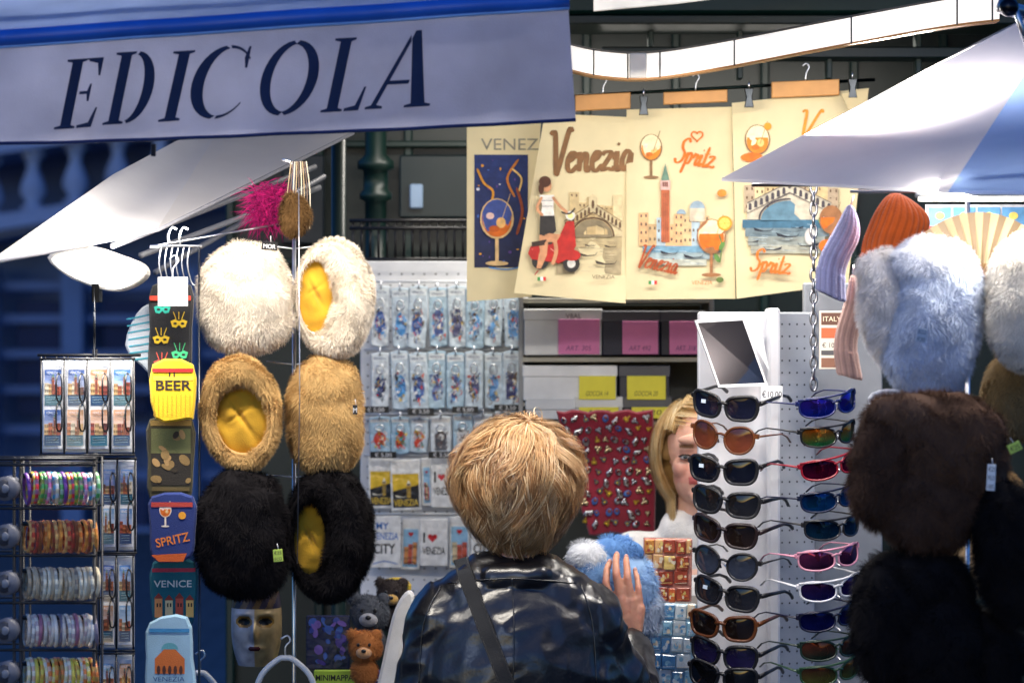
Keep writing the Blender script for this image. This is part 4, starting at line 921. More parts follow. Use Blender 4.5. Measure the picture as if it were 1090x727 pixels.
m=MB(885,355,5.85); m.slab([(872,331),(900,331),(900,393),(872,393)],0,.003,C(215,205,190),.5); m.rect(874,333,898,346,C(90,55,40)); m.text("ITALY",876,342,5,C(235,220,190),w=19); m.rect(874,349,898,360,C(190,90,50)); m.text("€ 10,00",875,370,5,BLK,w=21); m.rect(874,373,898,378,C(70,70,72)); m.rect(874,381,898,391,C(120,80,60))
mk("sign_card",m,M_paper,label="small brown and white price card beside chain",cat="sign")
m=MB(948,432,5.15); m.slab(catmull([(925,424),(945,414),(968,420),(970,446),(940,455)],3,True),-.02,0,C(220,222,228),2)
for k in range(8): m.ell(932+k*4.5,428+5*(k%3),3,5,BLK if k%2 else C(120,160,190),rot=30)
mk("patterned_cap",m,M_cloth,label="black and white patterned cap below white hat",cat="cap")
# ============================================================ SOCKS
def sock(pts,d,col,draw,label):
    m=MB(sum(p[0] for p in pts)/len(pts),min(p[1] for p in pts),d); m.slab(catmull(pts,3,True),0,.012,col,2.2); m.lay=.0122; draw(m)
    mk("sock",m,M_cloth,label=label,cat="socks",group="souvenir socks hanging on stand",rot=(0,0,math.radians(random.uniform(-6,6))))
def s1(m):
    for k,(x,y,c) in enumerate([(174,330,C(40,170,150)),(192,345,C(230,190,40)),(173,362,C(230,190,40)),(193,378,C(60,180,120)),(174,388,C(210,80,60))]):
        m.poly([(x-9,y-3),(x-4,y-5),(x,y-3),(x+4,y-5),(x+9,y-3),(x+7,y+3),(x+3,y+4),(x,y+1),(x-3,y+4),(x-7,y+3)],c); m.ell(x-4,y-.5,2,1.3,BLK); m.ell(x+4,y-.5,2,1.3,BLK)
        for j in(-1,0,1): m.stroke([(x+j*3,y-5),(x+j*6,y-13)],1.4,c)
    m.rect(161,315,205,320,C(200,60,40))
sock([(163,304),(204,304),(205,350),(204,398),(196,408),(165,406),(158,396),(160,350)],5.5,C(22,22,26),s1,"black socks with colourful carnival mask pattern")
def s1b(m):
    for k in range(7): m.stroke([(136+k*.6,340+k*7.2),(161,335+k*7.6)],3.2,C(70,165,185),curve=False)
sock([(146,334),(163,328),(162,392),(152,390),(134,368)],5.53,C(205,212,218),s1b,"white socks with turquoise stripes")
def s2(m):
    m.rect(164,400,207,405,C(230,190,60)); m.text("TI",178,401,8,C(40,25,20),bold=.02); m.text("BEER",167,415,10,C(40,25,20),w=38,bold=.02)
    for k in range(9): m.stroke([(165+k*4.8,420),(165+k*4.8,443)],1.2,C(190,140,20),curve=False)
    m.rect(163,392,207,396,C(190,30,30))
sock([(163,388),(206,388),(207,440),(200,446),(166,445)],5.47,C(230,190,24),s2,"yellow socks with red cuff reading BEER")
def s3(m):
    m.rect(161,447,205,453,C(150,120,60)); rn=random.Random(12)
    m.rect(162,456,204,482,C(104,106,62)); m.rect(162,482,204,516,C(36,30,22))
    for k in range(16): m.ell(rn.uniform(164,202),rn.uniform(458,514),rn.uniform(2,7),rn.uniform(2,5),rn.choice([C(80,86,50),C(140,112,66),C(50,40,26),C(170,134,84)]),rot=rn.uniform(0,90))
    m.rect(163,518,203,522,C(90,75,40))
sock([(160,446),(205,446),(206,500),(203,530),(190,534),(160,530),(158,490)],5.5,C(66,60,36),s3,"dark olive socks with ochre and brown patches")
def s4(m):
    glass(m,177,560,26,OR,C(235,220,200)); m.text("SPRITZ",168,582,9,C(235,130,40),w=36,rot=-12,bold=.01); m.rect(162,534,206,539,C(180,60,50)); m.ell(195,548,4,4,C(235,160,40)); m.poly([(162,590),(200,588),(196,597),(170,597)],C(205,90,30))
sock([(162,528),(206,528),(208,570),(204,592),(185,598),(163,594),(160,560)],5.46,C(28,48,110),s4,"blue Spritz socks with orange toes")
def s5(m):
    m.text("VENICE",164,624,7,C(235,235,225),w=40,bold=.01); m.rect(162,604,208,608,C(190,60,80))
    for k in range(4): m.rect(165+k*11,636+k%2*2,173+k*11,656,[C(225,150,90),C(230,210,160),C(200,90,70),C(235,190,110)][k]); m.poly([(164+k*11,636+k%2*2),(169+k*11,630+k%2*2),(174+k*11,636+k%2*2)],C(150,60,50)); m.rect(167+k*11,641,168.5+k*11,645,BLK); m.rect(170+k*11,641,171.5+k*11,645,BLK)
    gondola(m,185,668,28,BLK); m.stroke([(166,664),(185,661),(204,664)],1.4,C(190,225,230))
sock([(163,598),(207,598),(208,650),(200,672),(186,684),(170,680),(162,650)],5.5,C(24,104,118),s5,"teal VENICE socks with canal houses")
def s6(m):
    m.poly([(166,700),(182,684),(198,700),(198,716),(166,716)],C(220,115,50)); m.ell(182,690,9,7,C(100,170,180),a0=180,a1=360)
    for k in range(5): m.ell(170+k*6,712,2,5,C(90,50,40),n=8)
    m.text("VENEZIA",164,724,5,C(30,80,140),w=34); m.rect(160,668,203,672,C(60,140,190))
sock([(160,662),(200,656),(206,700),(206,740),(160,742),(156,700)],5.46,C(160,196,214),s6,"pale blue socks with orange basilica")
m=MB(183,310,5.44); m.slab([(168,295),(200,295),(200,326),(168,326)],0,.002,C(225,225,224),.4); m.tubep([(184,298,.001),(184,286,0),(190,278,0),(186,272,0),(180,276,0)],.9,CHROME,6,curve=3)
mk("blank_card",m,M_paper,label="blank white card on hook above socks",cat="tag")
m=MB(190,245,5.52)
for k in range(6):
    x=172+k*6; m.tubep([(x,262,.0),(x-2,280,.01),(x+2,300,.01),(x+6,304,.01)],.8,CHROME,6,curve=4)
m.tubep([(165,262,0),(300,232,-.2)],1.3,CHROME,8); m.tubep([(212,262,0),(212,1280,0)],1.3,C(90,92,98),8); m.tubep([(160,262,0),(215,262,0)],1.4,CHROME,8)
for x in(192,180): m.tubep([(x,262,0),(x-1,250,0),(x+3,242,0),(x+8,244,0)],1.2,CHROME,6,curve=3)
mk("hook_rail",m,M_metal,label="chrome rail with hooks for socks",cat="rail")
# ============================================================ POSTCARDS & RACKS
def postcard(x0,y0,x1,y1,d,seed):
    rn=random.Random(seed); m=MB((x0+x1)/2,y1,d); w=x1-x0;h=y1-y0
    m.slab([(x0,y0),(x1,y0),(x1,y1),(x0,y1)],0,.003,C(226,226,226),.4)
    n=2 if h>60 else 1
    for r in range(n):
        a,b=x0+w*.07,x1-w*.07; c=y0+h*(.05+.48*r if n==2 else .05); e=y0+h*(.48+.48*r if n==2 else .95)
        sky=rn.choice([C(90,140,200),C(140,180,215),C(215,160,120),C(70,100,165)])
        m.lay+=.0003
        for i in range(4): m.rect(a,c+(e-c)*i*.15,b,c+(e-c)*(i+1)*.15,mixc(sky,(1,1,1),i*.13),o=m.lay+.0003)
        m.rect(a,c+(e-c)*.6,b,e,rn.choice([C(40,95,115),C(50,76,110),C(80,115,125)]),o=m.lay+.0003); m.lay+=.0004
        houses(m,a,c+(e-c)*.7,(b-a)*.999,(e-c)*.36,[C(190,105,65),C(212,170,115),C(165,78,58),C(222,205,175),C(120,60,50)],rn,4)
        if rn.random()<.6: campanile(m,a+(b-a)*rn.uniform(.3,.7),c+(e-c)*.68,w*.13,(e-c)*.6,C(170,90,60),C(90,50,40),C(100,130,110))
        gondola(m,(a+b)/2,c+(e-c)*.84,w*.6,BLK,rn.choice((-1,1)))
        for k in range(3): m.stroke([(a+2,c+(e-c)*(.77+k*.07)),(b-2,c+(e-c)*(.76+k*.07))],.6,C(170,200,210),curve=False)
        m.text("VENEZIA",a+w*.1,c+(e-c)*.12,(e-c)*.07,WH,w=w*.6)
    mk("postcard",m,M_gloss,label="picture postcard of Venice canal houses in rack",cat="postcard",group="postcards in wire racks",rot=(math.radians(-3),0,math.radians(rn.uniform(-9,9))))
def prack(x0,y0,x1,y1,cols,d,seed,label):
    m=MB((x0+x1)/2,y1,d); m.bx(x0,y0,x1,y1,-.02,-.008,C(222,224,230),bev=1); w=(x1-x0)/cols
    for k in range(cols+1):
        x=x0+k*w; m.tubep([(x,y0-4,.002),(x,y1+3,.002)],1.1,BLK,6)
    for k in range(cols):
        x=x0+(k+.86)*w
        for yy in(.30,.62):
            Y=y0+(y1-y0)*yy; m.tubep([(x-2.5,Y-16,.006),(x-3.5,Y-8,.02),(x-3,Y+10,.02),(x,Y+14,.015),(x+2.5,Y+8,.02),(x+2,Y-12,.02),(x-2.5,Y-16,.006)],.95,BLK,6,curve=3)
    for y in(y0-2,y1+2): m.tubep([(x0-2,y,.003),(x1+2,y,.003)],1.3,BLK,6)
    mk("postcard_rack",m,M_paint,label=label,cat="postcard rack")
    for k in range(cols): postcard(x0+k*w+2,y0+5,x0+(k+1)*w-2,y1-4,d-.003,seed+k)
prack(44,384,142,482,4,5.42,11,"white four column postcard rack with black wire clips")
prack(106,490,144,586,2,5.44,31,"narrow postcard rack with black wire clips")
prack(106,592,142,690,2,5.44,41,"lower narrow postcard rack with black wire clips")
prack(106,697,142,790,2,5.44,51,"bottom narrow postcard rack with black wire clips")
m=MB(100,380,5.5); m.tubep([(101,372,0),(101,1270,0)],3,BLK,10); m.tubep([(40,378,0),(150,378,0)],1.6,BLK,8)
for x in(48,60,72,128,140): m.tubep([(x,378,0),(x+2,392,0)],1,BLK,6)
m.ellipsoid(m.p(101,1370),(0.16,.16,.02),(.02,.02,.02))
mk("rack_stand",m,M_paint,label="black metal pole carrying postcard racks",cat="stand")
br=MB(60,600,5.2)
for x in(17,24,102): br.tubep([(x,486,.02),(x,1300,.02)],1.8,BLK,8); br.tubep([(x,488,-.08),(x,1300,-.08)],1.4,BLK,8)
for y in(488,494,540,590,640,690,735): br.tubep([(-30,y,.022),(104,y,.022)],1.7,BLK,8); br.tubep([(-30,y,-.08),(104,y,-.08)],1.2,BLK,6)
for y in(500,551,601,651,700): br.tubep([(20,y+6,0),(103,y+6,0)],2.6,BLK,8)
for y in(488,640):
    for x in range(20,104,12): br.tubep([(x,y,.02),(x+6,y+2,-.08)],.7,BLK,5)
mk("bracelet_rack",br,M_paint,label="black wire rack holding rows of bracelets",cat="display rack")
PALS=[[C(235,60,70),C(60,160,200),C(245,205,60),C(90,175,95),C(230,125,175),C(240,240,240),C(130,75,165),C(240,150,60)],[C(205,110,40),C(235,155,65),C(140,75,35),C(190,65,45),C(245,195,115)],[C(232,216,180),C(200,182,150),C(140,130,118),C(245,238,212)],[C(240,232,218),C(175,115,135),C(214,200,185),C(125,118,135)],[C(235,215,90),C(110,160,95),C(235,130,60),C(240,235,215)]]
protos={}
for r,y in enumerate([520,571,621,671,717]):
    for k in range(18):
        key=(r,k%9); x=29+k*4.2+random.uniform(-.4,.4); loc=W(x,y+random.uniform(-1,1),5.2)
        rt=(random.uniform(-.1,.1),random.uniform(-.08,.08),math.radians(20)+random.uniform(-.08,.08))
        if key not in protos:
            q=MB(); pl=PALS[r]; rr=.0255; rn=random.Random(r*10+k); ca=rn.choice(pl); cb=mixc(ca,rn.choice(pl),.45)
            q.grid(lambda u,v:(.0034*math.sin(2*math.pi*v)*1.0,(rr+.0022*math.cos(2*math.pi*v)*(1+.2*math.sin(u*2*math.pi*20)))*math.cos(2*math.pi*u),(rr+.0022*math.cos(2*math.pi*v)*(1+.2*math.sin(u*2*math.pi*20)))*math.sin(2*math.pi*u)),60,8,lambda u,v:(ca if int(u*20)%2 else cb),cu=True,cv=True)
            protos[key]=mk("bracelet",q,M_cloth if r in(1,2) else M_plastic,loc=loc,label=["multicoloured beaded bracelet on rack rod","orange and brown beaded bracelet on rack rod","beige and silver bracelet on rack rod","white and purple bracelet on rack rod","yellow and green bracelet on rack rod"][r],cat="bracelet",group="bracelets on wire rack",rot=rt)
        else: clone(protos[key],loc,rt)
    q=MB(5,y,5.16); q.tubep([(5,y,.0),(9,y,-.03)],13,C(110,112,122),20); q.tubep([(5,y,.0005),(5.5,y,.003)],[10,9],C(60,62,70),20); q.tubep([(5.5,y,.003),(5.5,y,.0045)],[5,4],C(130,132,140),16)
    mk("end_disc",q,M_paint,label="round grey end disc of bracelet rod",cat="disc",group="end discs of bracelet rods")
# ============================================================ FEATHER, CHARM, MASK, TOYS, HANGERS
m=MB(280,218,5.7); m.tubep([(300,200,0),(285,222,0),(278,245,0)],[1.5,3,1.5],C(200,30,110),8)
for k in range(900):
    a=random.uniform(0,2*math.pi); b=random.uniform(-1,1); s0=Vector(m.p(random.uniform(270,302),random.uniform(200,238))); dr=Vector((math.cos(a),math.sin(a)*.6,b-.1)).normalized(); L=random.uniform(.02,.05)
    w=Vector((-dr.z,0,dr.x))*.0007; mid=s0+dr*L*.5; tip=s0+dr*L+Vector((0,0,-.008)); m.add([s0-w,s0+w,mid+w,mid-w,tip],[(0,1,2,3),(3,2,4)],mixc(C(170,20,95),C(80,10,60),random.random()))
mk("feather_plume",m,M_fur,label="magenta feather plume hanging under parasol",cat="feathers")
lobes("fur_charm",(313,228),5.6,[(313,228,0,15,22,14)],C(100,74,44),"mottled brown fur charm on strings",n=5000,ln=.01,group=None,cat="charm")
m=MB(318,205,5.62)
for k in range(9): m.tubep([(310+k*2,172,0),(306+k*3,205,.0),(303+k*3.4,236+k,.02)],.7,[C(150,130,100),C(90,70,60),C(180,170,150)][k%3],5,curve=3)
mk("string_bundle",m,M_cloth,label="bundle of brown strings hanging from pole",cat="strings")
m=MB(273,668,5.9)
def mkf(u,v):
    x=(u-.5)*2; y=(v-.5)*2; w=27*(1-.28*max(0,y)**2-.12*max(0,-y)**3); X=273+x*w; Y=668+y*39
    o=.05*math.sqrt(max(0,1-x*x))*(1-.2*y*y)+.022*math.exp(-(x/.13)**2)*math.exp(-((y-.05)/.25)**2)-.012*math.exp(-((abs(x)-.42)/.2)**2-((y+.22)/.14)**2)+.007*math.exp(-(x/.3)**2-((y-.5)/.08)**2)+.006*math.exp(-((abs(x)-.42)/.3)**2-((y+.42)/.07)**2)
    return m.p(X,Y,o)
def mc(u,v):
    x=(u-.5)*2;y=(v-.5)*2
    if ((abs(x)-.42)/.24)**2+((y+.22)/.09)**2<1: return (.004,.004,.004)
    if (x/.26)**2+((y-.5)/.07)**2<1: return C(70,20,25)
    if y<-.55: return C(90,66,34) if math.sin(x*12+y*9)>0 else C(40,30,50)
    if ((abs(x)-.42)/.34)**2+((y+.22)/.17)**2<1: return C(150,112,44)
    return C(170,170,176) if x<0 else C(176,150,100)
m.grid(mkf,48,64,mc); mk("carnival_mask",m,attrmat("mask_paint",.35,metal=.15,var=.4,vscale=40),label="silver and gold carnival face mask hanging",cat="mask")
def plush(cx,cy,r,d,col,muz,label):
    o=lobes("plush_toy",(cx,cy),d,[(cx,cy,0,r,r*.95,r*.9),(cx-r*.75,cy-r*.75,0,r*.33,r*.33,r*.25),(cx+r*.75,cy-r*.75,0,r*.33,r*.33,r*.25),(cx,cy+r*1.5,0,r*.8,r*.9,r*.7)],col,label,n=9000,ln=.006,group="plush toys on stall",cat="plush toy")
    m=MB(cx,cy,d); m.ellipsoid(m.p(cx,cy+r*.3,r*.8*m.s),(r*.5*m.s,r*.4*m.s,r*.38*m.s),muz,14,10); mk("muzzle",m,M_knit,parent=o)
    m=MB(cx,cy,d); m.ellipsoid(m.p(cx,cy+r*.15,r*1.2*m.s),(r*.16*m.s,r*.1*m.s,r*.12*m.s),BLK,10,8)
    mk("nose",m,M_plastic,parent=o)
    for sx in(-1,1):
        m=MB(cx,cy,d); m.ellipsoid(m.p(cx+sx*r*.35,cy-r*.2,r*.92*m.s),(r*.1*m.s,r*.08*m.s,r*.12*m.s),BLK,10,8); mk("eye",m,M_plastic,parent=o)
plush(393,652,20,6.1,C(92,96,104),C(150,150,155),"grey plush toy with round ears")
plush(388,688,17,5.95,C(196,130,76),C(214,160,112),"tan plush toy bear with round muzzle")
plush(417,632,16,6.22,C(70,62,60),C(190,150,80),"dark plush toy with golden muzzle")
m=MB(425,625,6.27); m.slab(catmull([(408,618),(425,614),(438,622),(432,634),(412,632)],3,True),0,.02,C(200,170,60),2)
for k in range(8): m.ell(414+k*2.6,620+(k%3)*4,2,2,[C(120,50,160),C(60,160,90),C(220,90,60)][k%3])
mk("glitter_mask",m,M_plastic,label="golden party mask with coloured jewels",cat="mask")
def hanger(cx,cy,d,w,label):
    m=MB(cx,cy,d); m.tubep([(cx-w,cy+42,0),(cx-w*.75,cy+18,0),(cx-w*.25,cy+2,0),(cx,cy,0),(cx+w*.25,cy+2,0),(cx+w*.75,cy+18,0),(cx+w,cy+42,0)],4.5,C(218,218,216),8,curve=4,flat=.7)
    m.tubep([(cx,cy,0),(cx,cy-12,0),(cx+5,cy-18,0),(cx+2,cy-24,0),(cx-5,cy-20,0)],1.2,CHROME,6,mi=1,curve=3)
    m.tubep([(cx-w*.75,cy+30,0),(cx+w*.75,cy+30,0)],2,C(218,218,216),6)
    mk("clothes_hanger",m,[M_plastic,M_metal],label=label,cat="clothes hanger",group="white hangers on stall")
hanger(304,700,5.6,34,"white plastic clothes hanger below fur hats"); hanger(213,716,5.6,26,"white plastic clothes hanger near socks")
m=MB(418,690,5.95); m.slab(catmull([(437,628),(441,640),(430,680),(420,740),(400,745),(408,700),(418,655),(428,634)],3,True),0,.02,C(226,224,220),3)
mk("garment_cover",m,M_cloth,label="white garment edge hanging next to shopper",cat="garment")
m=MB(350,685,6.25); m.bx(326,655,372,712,-.02,0,C(26,28,60)); rn=random.Random(1)
for k in range(40): m.ell(rn.uniform(332,366),rn.uniform(660,706),rn.uniform(1,6),rn.uniform(1,5),rn.choice([C(60,44,120),C(36,52,130),C(100,76,150),C(20,30,60),C(50,80,150)]),rot=rn.uniform(0,90))
mk("magazine",m,M_gloss,label="dark blue and purple magazine cover on stall",cat="magazine")
m=MB(355,722,6.0); m.bx(334,713,378,745,-.01,0,C(176,205,60)); m.text("MINIMAPPA",336,724,6,BLK,w=40,bold=.02); mk("sign",m,M_paper,label="lime green sign reading MINIMAPPA",cat="sign")
m=MB(396,722,6.02); m.bx(380,713,412,745,-.01,0,C(30,50,120)); m.text("DEU",384,724,7,WH,w=22,bold=.03); mk("sign",m,M_paper,label="blue sign reading DEU",cat="sign")
m=MB(350,760,6.1); m.bx(230,745,372,1040,-.2,0,C(30,38,60)); mk("magazine_stand",m,M_paint,label="dark stand below signs carrying magazines",cat="magazine stand")
# ============================================================ PEOPLE
SK=C(206,150,122); SK2=C(226,178,152)
def headcaps(h,f):
    x,y,z=h
    E=[((x,y-.012*f,z+.02),(.074,.092,.09)),((x,y+.022*f,z-.045),(.056,.062,.068)),((x,y+.07*f,z-.085),(.024,.020,.02)),((x,y+.070*f,z-.052),(.026,.017,.014)),
       ((x-.036,y+.052*f,z-.025),(.024,.025,.024)),((x+.036,y+.052*f,z-.025),(.024,.025,.024)),((x-.078,y-.005*f,z-.01),(.009,.018,.028)),((x+.078,y-.005*f,z-.01),(.009,.018,.028)),
       ((x,y+.077*f,z+.035),(.05,.016,.014))]
    Cp=[((x,y+.080*f,z+.018),(x,y+.104*f,z-.022),.008,.0125),((x-.011,y+.092*f,z-.028),(x+.011,y+.092*f,z-.028),.0085,.0085)]
    return Cp,E
bx0=W(549,0,5.6).x; base=Vector((bx0,5.6,0))
def H(px,py,d): return W(px,py,d)-base
hc,he=headcaps((0,.015,1.585),1)
caps=[((0,.0,1.37),(0,.01,1.5),.05,.047),((-.12,0,1.355),(.12,0,1.355),.05,.05),
 ((-.125,0,1.35),(-.19,-.01,1.10),.045,.037),((-.19,-.01,1.10),(-.15,.17,1.0),.036,.026),
 ((.125,0,1.35),(.225,.12,1.13),.045,.037),((.225,.12,1.13),tuple(H(672,682,5.9)),.035,.025),
 ((-.09,0,.9),(-.1,.02,.5),.085,.055),((-.1,.02,.5),(-.1,0,.1),.052,.035),((.09,0,.9),(.1,.02,.5),.085,.055),((.1,.02,.5),(.1,0,.1),.052,.035),
 ((-.1,-.03,.05),(-.11,.14,.035),.035,.03),((.1,-.03,.05),(.11,.14,.035),.035,.03)]+hc
ells=[((0,0,1.22),(.155,.10,.19)),((0,0,1.0),(.15,.11,.2))]+he
wr=H(672,682,5.9)
mcp=[H(651,643,5.895),H(661,638,5.89),H(671.5,640,5.893),H(681.5,648,5.90)]
pip=[H(645,620,5.90),H(656,612,5.89),H(668,614,5.893),H(680,627,5.90)]
dip=[H(646,606,5.915),H(655.5,597,5.905),H(667,600,5.908),H(678,614,5.912)]
tip=[H(649,598,5.93),H(656.5,590,5.925),H(666.5,593,5.925),H(676,607,5.93)]
for a,b,c,e,rr in zip(mcp,pip,dip,tip,(.0083,.0086,.0081,.0070)):
    caps+=[(tuple(wr),tuple(a),.0185,.0112),(tuple(a),tuple(b),rr*1.05,rr*.95),(tuple(b),tuple(c),rr*.95,rr*.86),(tuple(c),tuple(e),rr*.86,rr*.72)]
caps+=[(tuple(H(663,672,5.905)),tuple(H(644,655,5.93)),.014,.0105),(tuple(H(644,655,5.93)),tuple(H(635,640,5.945)),.0102,.0092),(tuple(H(635,640,5.945)),tuple(H(632,627,5.95)),.0092,.0075)]
lw_=Vector((-.15,.17,1.0))
for k in range(4):
    a=lw_+Vector((-.03+.02*k,.085,-.02)); b=a+Vector((0,.03,-.02)); c=b+Vector((.004,.012,-.026))
    caps+=[(tuple(lw_),tuple(a),.018,.011),(tuple(a),tuple(b),.009,.0082),(tuple(b),tuple(c),.0082,.007)]
caps+=[(tuple(lw_+Vector((.01,.02,0))),tuple(lw_+Vector((.05,.06,-.01))),.013,.010),(tuple(lw_+Vector((.05,.06,-.01))),tuple(lw_+Vector((.055,.09,-.03))),.0098,.008)]
def skcol(c):
    v=.5+.5*noise.noise(Vector(c)*60); q=mixc(SK,C(176,104,86),.4*v)
    for k in mcp+pip:
        dd=(Vector(c)-k).length
        if dd<.012: q=mixc(q,C(186,98,82),.5*(1-dd/.012))
    return q
shopper=blob("person",caps,ells,.0034,skcol,M_skin,base,smooth=2,label="person in black leather jacket seen from behind, holding fluffy hat",cat="person",disp=lambda c:.0009*noise.noise(Vector((c.x*150,c.y*150,c.z*260))))
m=MB()
for c,e in zip(dip,tip):
    q=e+Vector((0,-.0055,.001)); m.ellipsoid(q,(.0045,.0018,.006),C(215,165,150),8,6)
mk("fingernails",m,M_plastic,parent=shopper)
for sx in(-1,1):
    m=MB(); m.ellipsoid((sx*.031,.087,1.582),(.012,.012,.012),C(235,232,228),12,8); m.ellipsoid((sx*.031,.097,1.582),(.005,.003,.005),C(60,80,90),8,6); mk("eye",m,M_lens,parent=shopper)
jc=[((-.110,0,1.350),(.110,0,1.350),.070,.070),((-.07,.0,1.372),(.07,0,1.372),.076,.076),((-.045,0,1.40),(.045,0,1.40),.068,.068),
 ((-.124,0,1.342),(-.185,-.01,1.10),.070,.056),((-.185,-.01,1.10),(-.155,.15,1.01),.056,.043),
 ((.124,0,1.342),(.222,.115,1.13),.068,.060),((.222,.115,1.13),tuple(H(672,694,5.885)),.056,.040),
 ((-.04,-.055,1.425),(.04,-.055,1.425),.022,.022)]
je=[((0,0,1.24),(.19,.125,.2)),((0,0,1.02),(.185,.13,.24)),((0,-.01,.88),(.18,.13,.12))]
def jd(c):
    n1=noise.noise(Vector((c.x*7+c.z*3,c.y*7,c.z*12))); n2=noise.noise(Vector((c.x*17+5,c.y*16,c.z*24-c.x*8))); n3=noise.noise(Vector((c.x*30,c.y*20,c.z*44)))
    arm=1.0 if abs(c.x)>.15 else .6
    return (.010*(.6-abs(n1)*2.2)+.004*(1-abs(n2)*2.4)+.0015*n3)*arm
jk=blob("leather_jacket",jc,je,.005,lambda c:(.006,.006,.008),M_leather,None,parent=shopper,smooth=5,disp=jd)
bv=BVHTree.FromPolygons([v.co.copy() for v in jk.data.vertices],[tuple(p.vertices) for p in jk.data.polygons])
def projb(px,py,off=.002):
    q=H(px,py,5.6); r=bv.ray_cast(Vector((q.x,-1,q.z)),Vector((0,1,0)))
    return (r[0]+Vector((0,-off,0))) if r[0] else q
for pts in([(478,618),(545,612),(612,618)],[(545,612),(547,660),(546,725)],[(470,622),(452,660),(447,725)],[(618,620),(630,660),(634,725)]):
    m=MB(); P=[projb(x,y,.0005) for x,y in catmull(pts,8)]; m.tube(P,.0016,(.005,.005,.006),n=6); mk("seam",m,M_leather,parent=shopper)
bag=emp("shoulder_bag",base+Vector((.18,0,.85)),"black shoulder bag worn across the back","bag")
m=MB(); off=base-bag.location
pp=catmull([(490,594),(500,620),(516,660),(532,700),(548,740),(572,800)],6); vs=[];fs=[]
for i,(x,y) in enumerate(pp):
    for sx in(-1,1): vs.append(projb(x+sx*7,y-sx*2,.0055)+off)
for i in range(len(pp)-1): fs.append((2*i,2*i+1,2*i+3,2*i+2))
m.add(vs,fs,C(24,25,28),0,True)
m.tube([v for v in vs[0::2]],.0014,C(18,18,20),n=5); m.tube([v for v in vs[1::2]],.0014,C(18,18,20),n=5)
mk("strap",m,M_cloth,parent=bag)
m=MB(); m.box((0,.03,-.05),(.08,.24,.2),(.012,.012,.014),bev=.02); mk("bag_body",m,M_leather,parent=bag)
blob("trousers",[((-.09,0,.9),(-.1,.02,.5),.1,.07),((-.1,.02,.5),(-.1,0,.12),.07,.055),((.09,0,.9),(.1,.02,.5),.1,.07),((.1,.02,.5),(.1,0,.12),.07,.055)],[((0,0,.92),(.165,.12,.12))],.008,lambda c:C(30,34,48),M_cloth,None,parent=shopper)
blob("shoe",[((-.1,-.04,.045),(-.11,.16,.04),.045,.04)],[],.006,lambda c:BLK,M_leather,None,parent=shopper); blob("shoe",[((.1,-.04,.045),(.11,.16,.04),.045,.04)],[],.006,lambda c:BLK,M_leather,None,parent=shopper)
def hairmesh(c,R,nl,per,axis,cols,wave,freq,face_dir,wd=.0009,length=1.0,nape=2.75,seg=12,part=None,basec=None,spread=.06,taper=0.0,layv=(.93,1.09),fly=0):
    c=Vector(c); ax=Vector(axis).normalized(); m=MB()
    q0=ax.rotation_difference(Vector((0,0,1))).inverted()
    def pos(th,ph,r):
        l=Vector((math.sin(th)*math.cos(ph),math.sin(th)*math.sin(ph),math.cos(th))); l=q0@l
        if part:
            f=min(1,max(0,(th-.25)/.6)); f=f*f*(3-2*f); an=math.atan2(l.x,l.y*face_dir); hr=math.hypot(l.x,l.y)
            if abs(an)<part and hr>1e-4:
                sg=1 if l.x>=-.12 else -1; an=sg*(abs(an)*(1-f)+(part*(.85+.15*abs(an)/part))*f); l=Vector((math.sin(an)*hr,math.cos(an)*hr*face_dir,l.z))
        t=1-taper*min(1,max(0,-l.z+.1))
        return l,c+Vector((l.x*R[0]*r*t,l.y*R[1]*r*t,l.z*R[2]*r))
    def fn(u,v):
        l,p=pos(v*math.pi*.999+.001,2*math.pi*u,.9*(1+.09*noise.noise(Vector((u*11,v*9,3)))))
        if l.y*face_dir>.45 and l.z<.45: p=c+(p-c)*.70
        return tuple(p)
    m.grid(fn,40,30,basec or mixc(cols[0],(0,0,0),.5),cu=True)
    for i in range(nl):
        ph0=random.uniform(0,2*math.pi); tb=(random.random()**.75)*2.15; L0=random.uniform(.6,1.15)*length; pn=random.uniform(0,6.28); lay0=random.uniform(*layv); tone=random.random(); fq=freq*random.uniform(.7,1.3); tw=random.choice((-1,1)); wv=wave*random.uniform(.5,1.4)
        loose=(i%9==0) and fly>0
        for j in range(per):
            g1,g2=random.gauss(0,spread),random.gauss(0,spread); lr=random.gauss(0,.014)+(abs(random.gauss(0,fly)) if loose or j==0 else 0); t=min(1,max(0,tone+random.uniform(-.25,.25))); col=mixc(cols[0],cols[1],t) if random.random()>.15 else cols[2]
            P=[]
            for k in range(seg+1):
                s_=k/seg; th=tb+g1*(1-.5*s_)+L0*s_; cv=1-.45*s_; A=min(1,.25+s_*1.6)
                r=(lay0+lr*(1 if loose else cv))*(1+wv*A*math.sin(s_*fq+pn))
                l,p=pos(min(th,nape),ph0+g2*cv/max(.35,math.sin(min(th,2.6)))+wv*1.6*A*tw*math.cos(s_*fq+pn),r)
                if th>nape: p=p-Vector((0,0,(th-nape)*R[2]*.8))
                if l.y*face_dir>.5 and l.z<.42 : break
                P.append(p)
            if len(P)<4: continue
            vs=[];fs=[];N=len(P)
            for k,p in enumerate(P):
                t_=(P[min(k+1,N-1)]-P[max(k-1,0)]).normalized(); nn=(p-c).normalized(); w=t_.cross(nn); w=w.normalized() if w.length>1e-5 else Vector((1,0,0))
                ww=wd*(1 if k<N-2 else .5); vs+=[p-w*ww,p+w*ww]
            for k in range(N-1): fs.append((2*k,2*k+1,2*k+3,2*k+2))
            m.add(vs,fs,col,0,True)
    return m
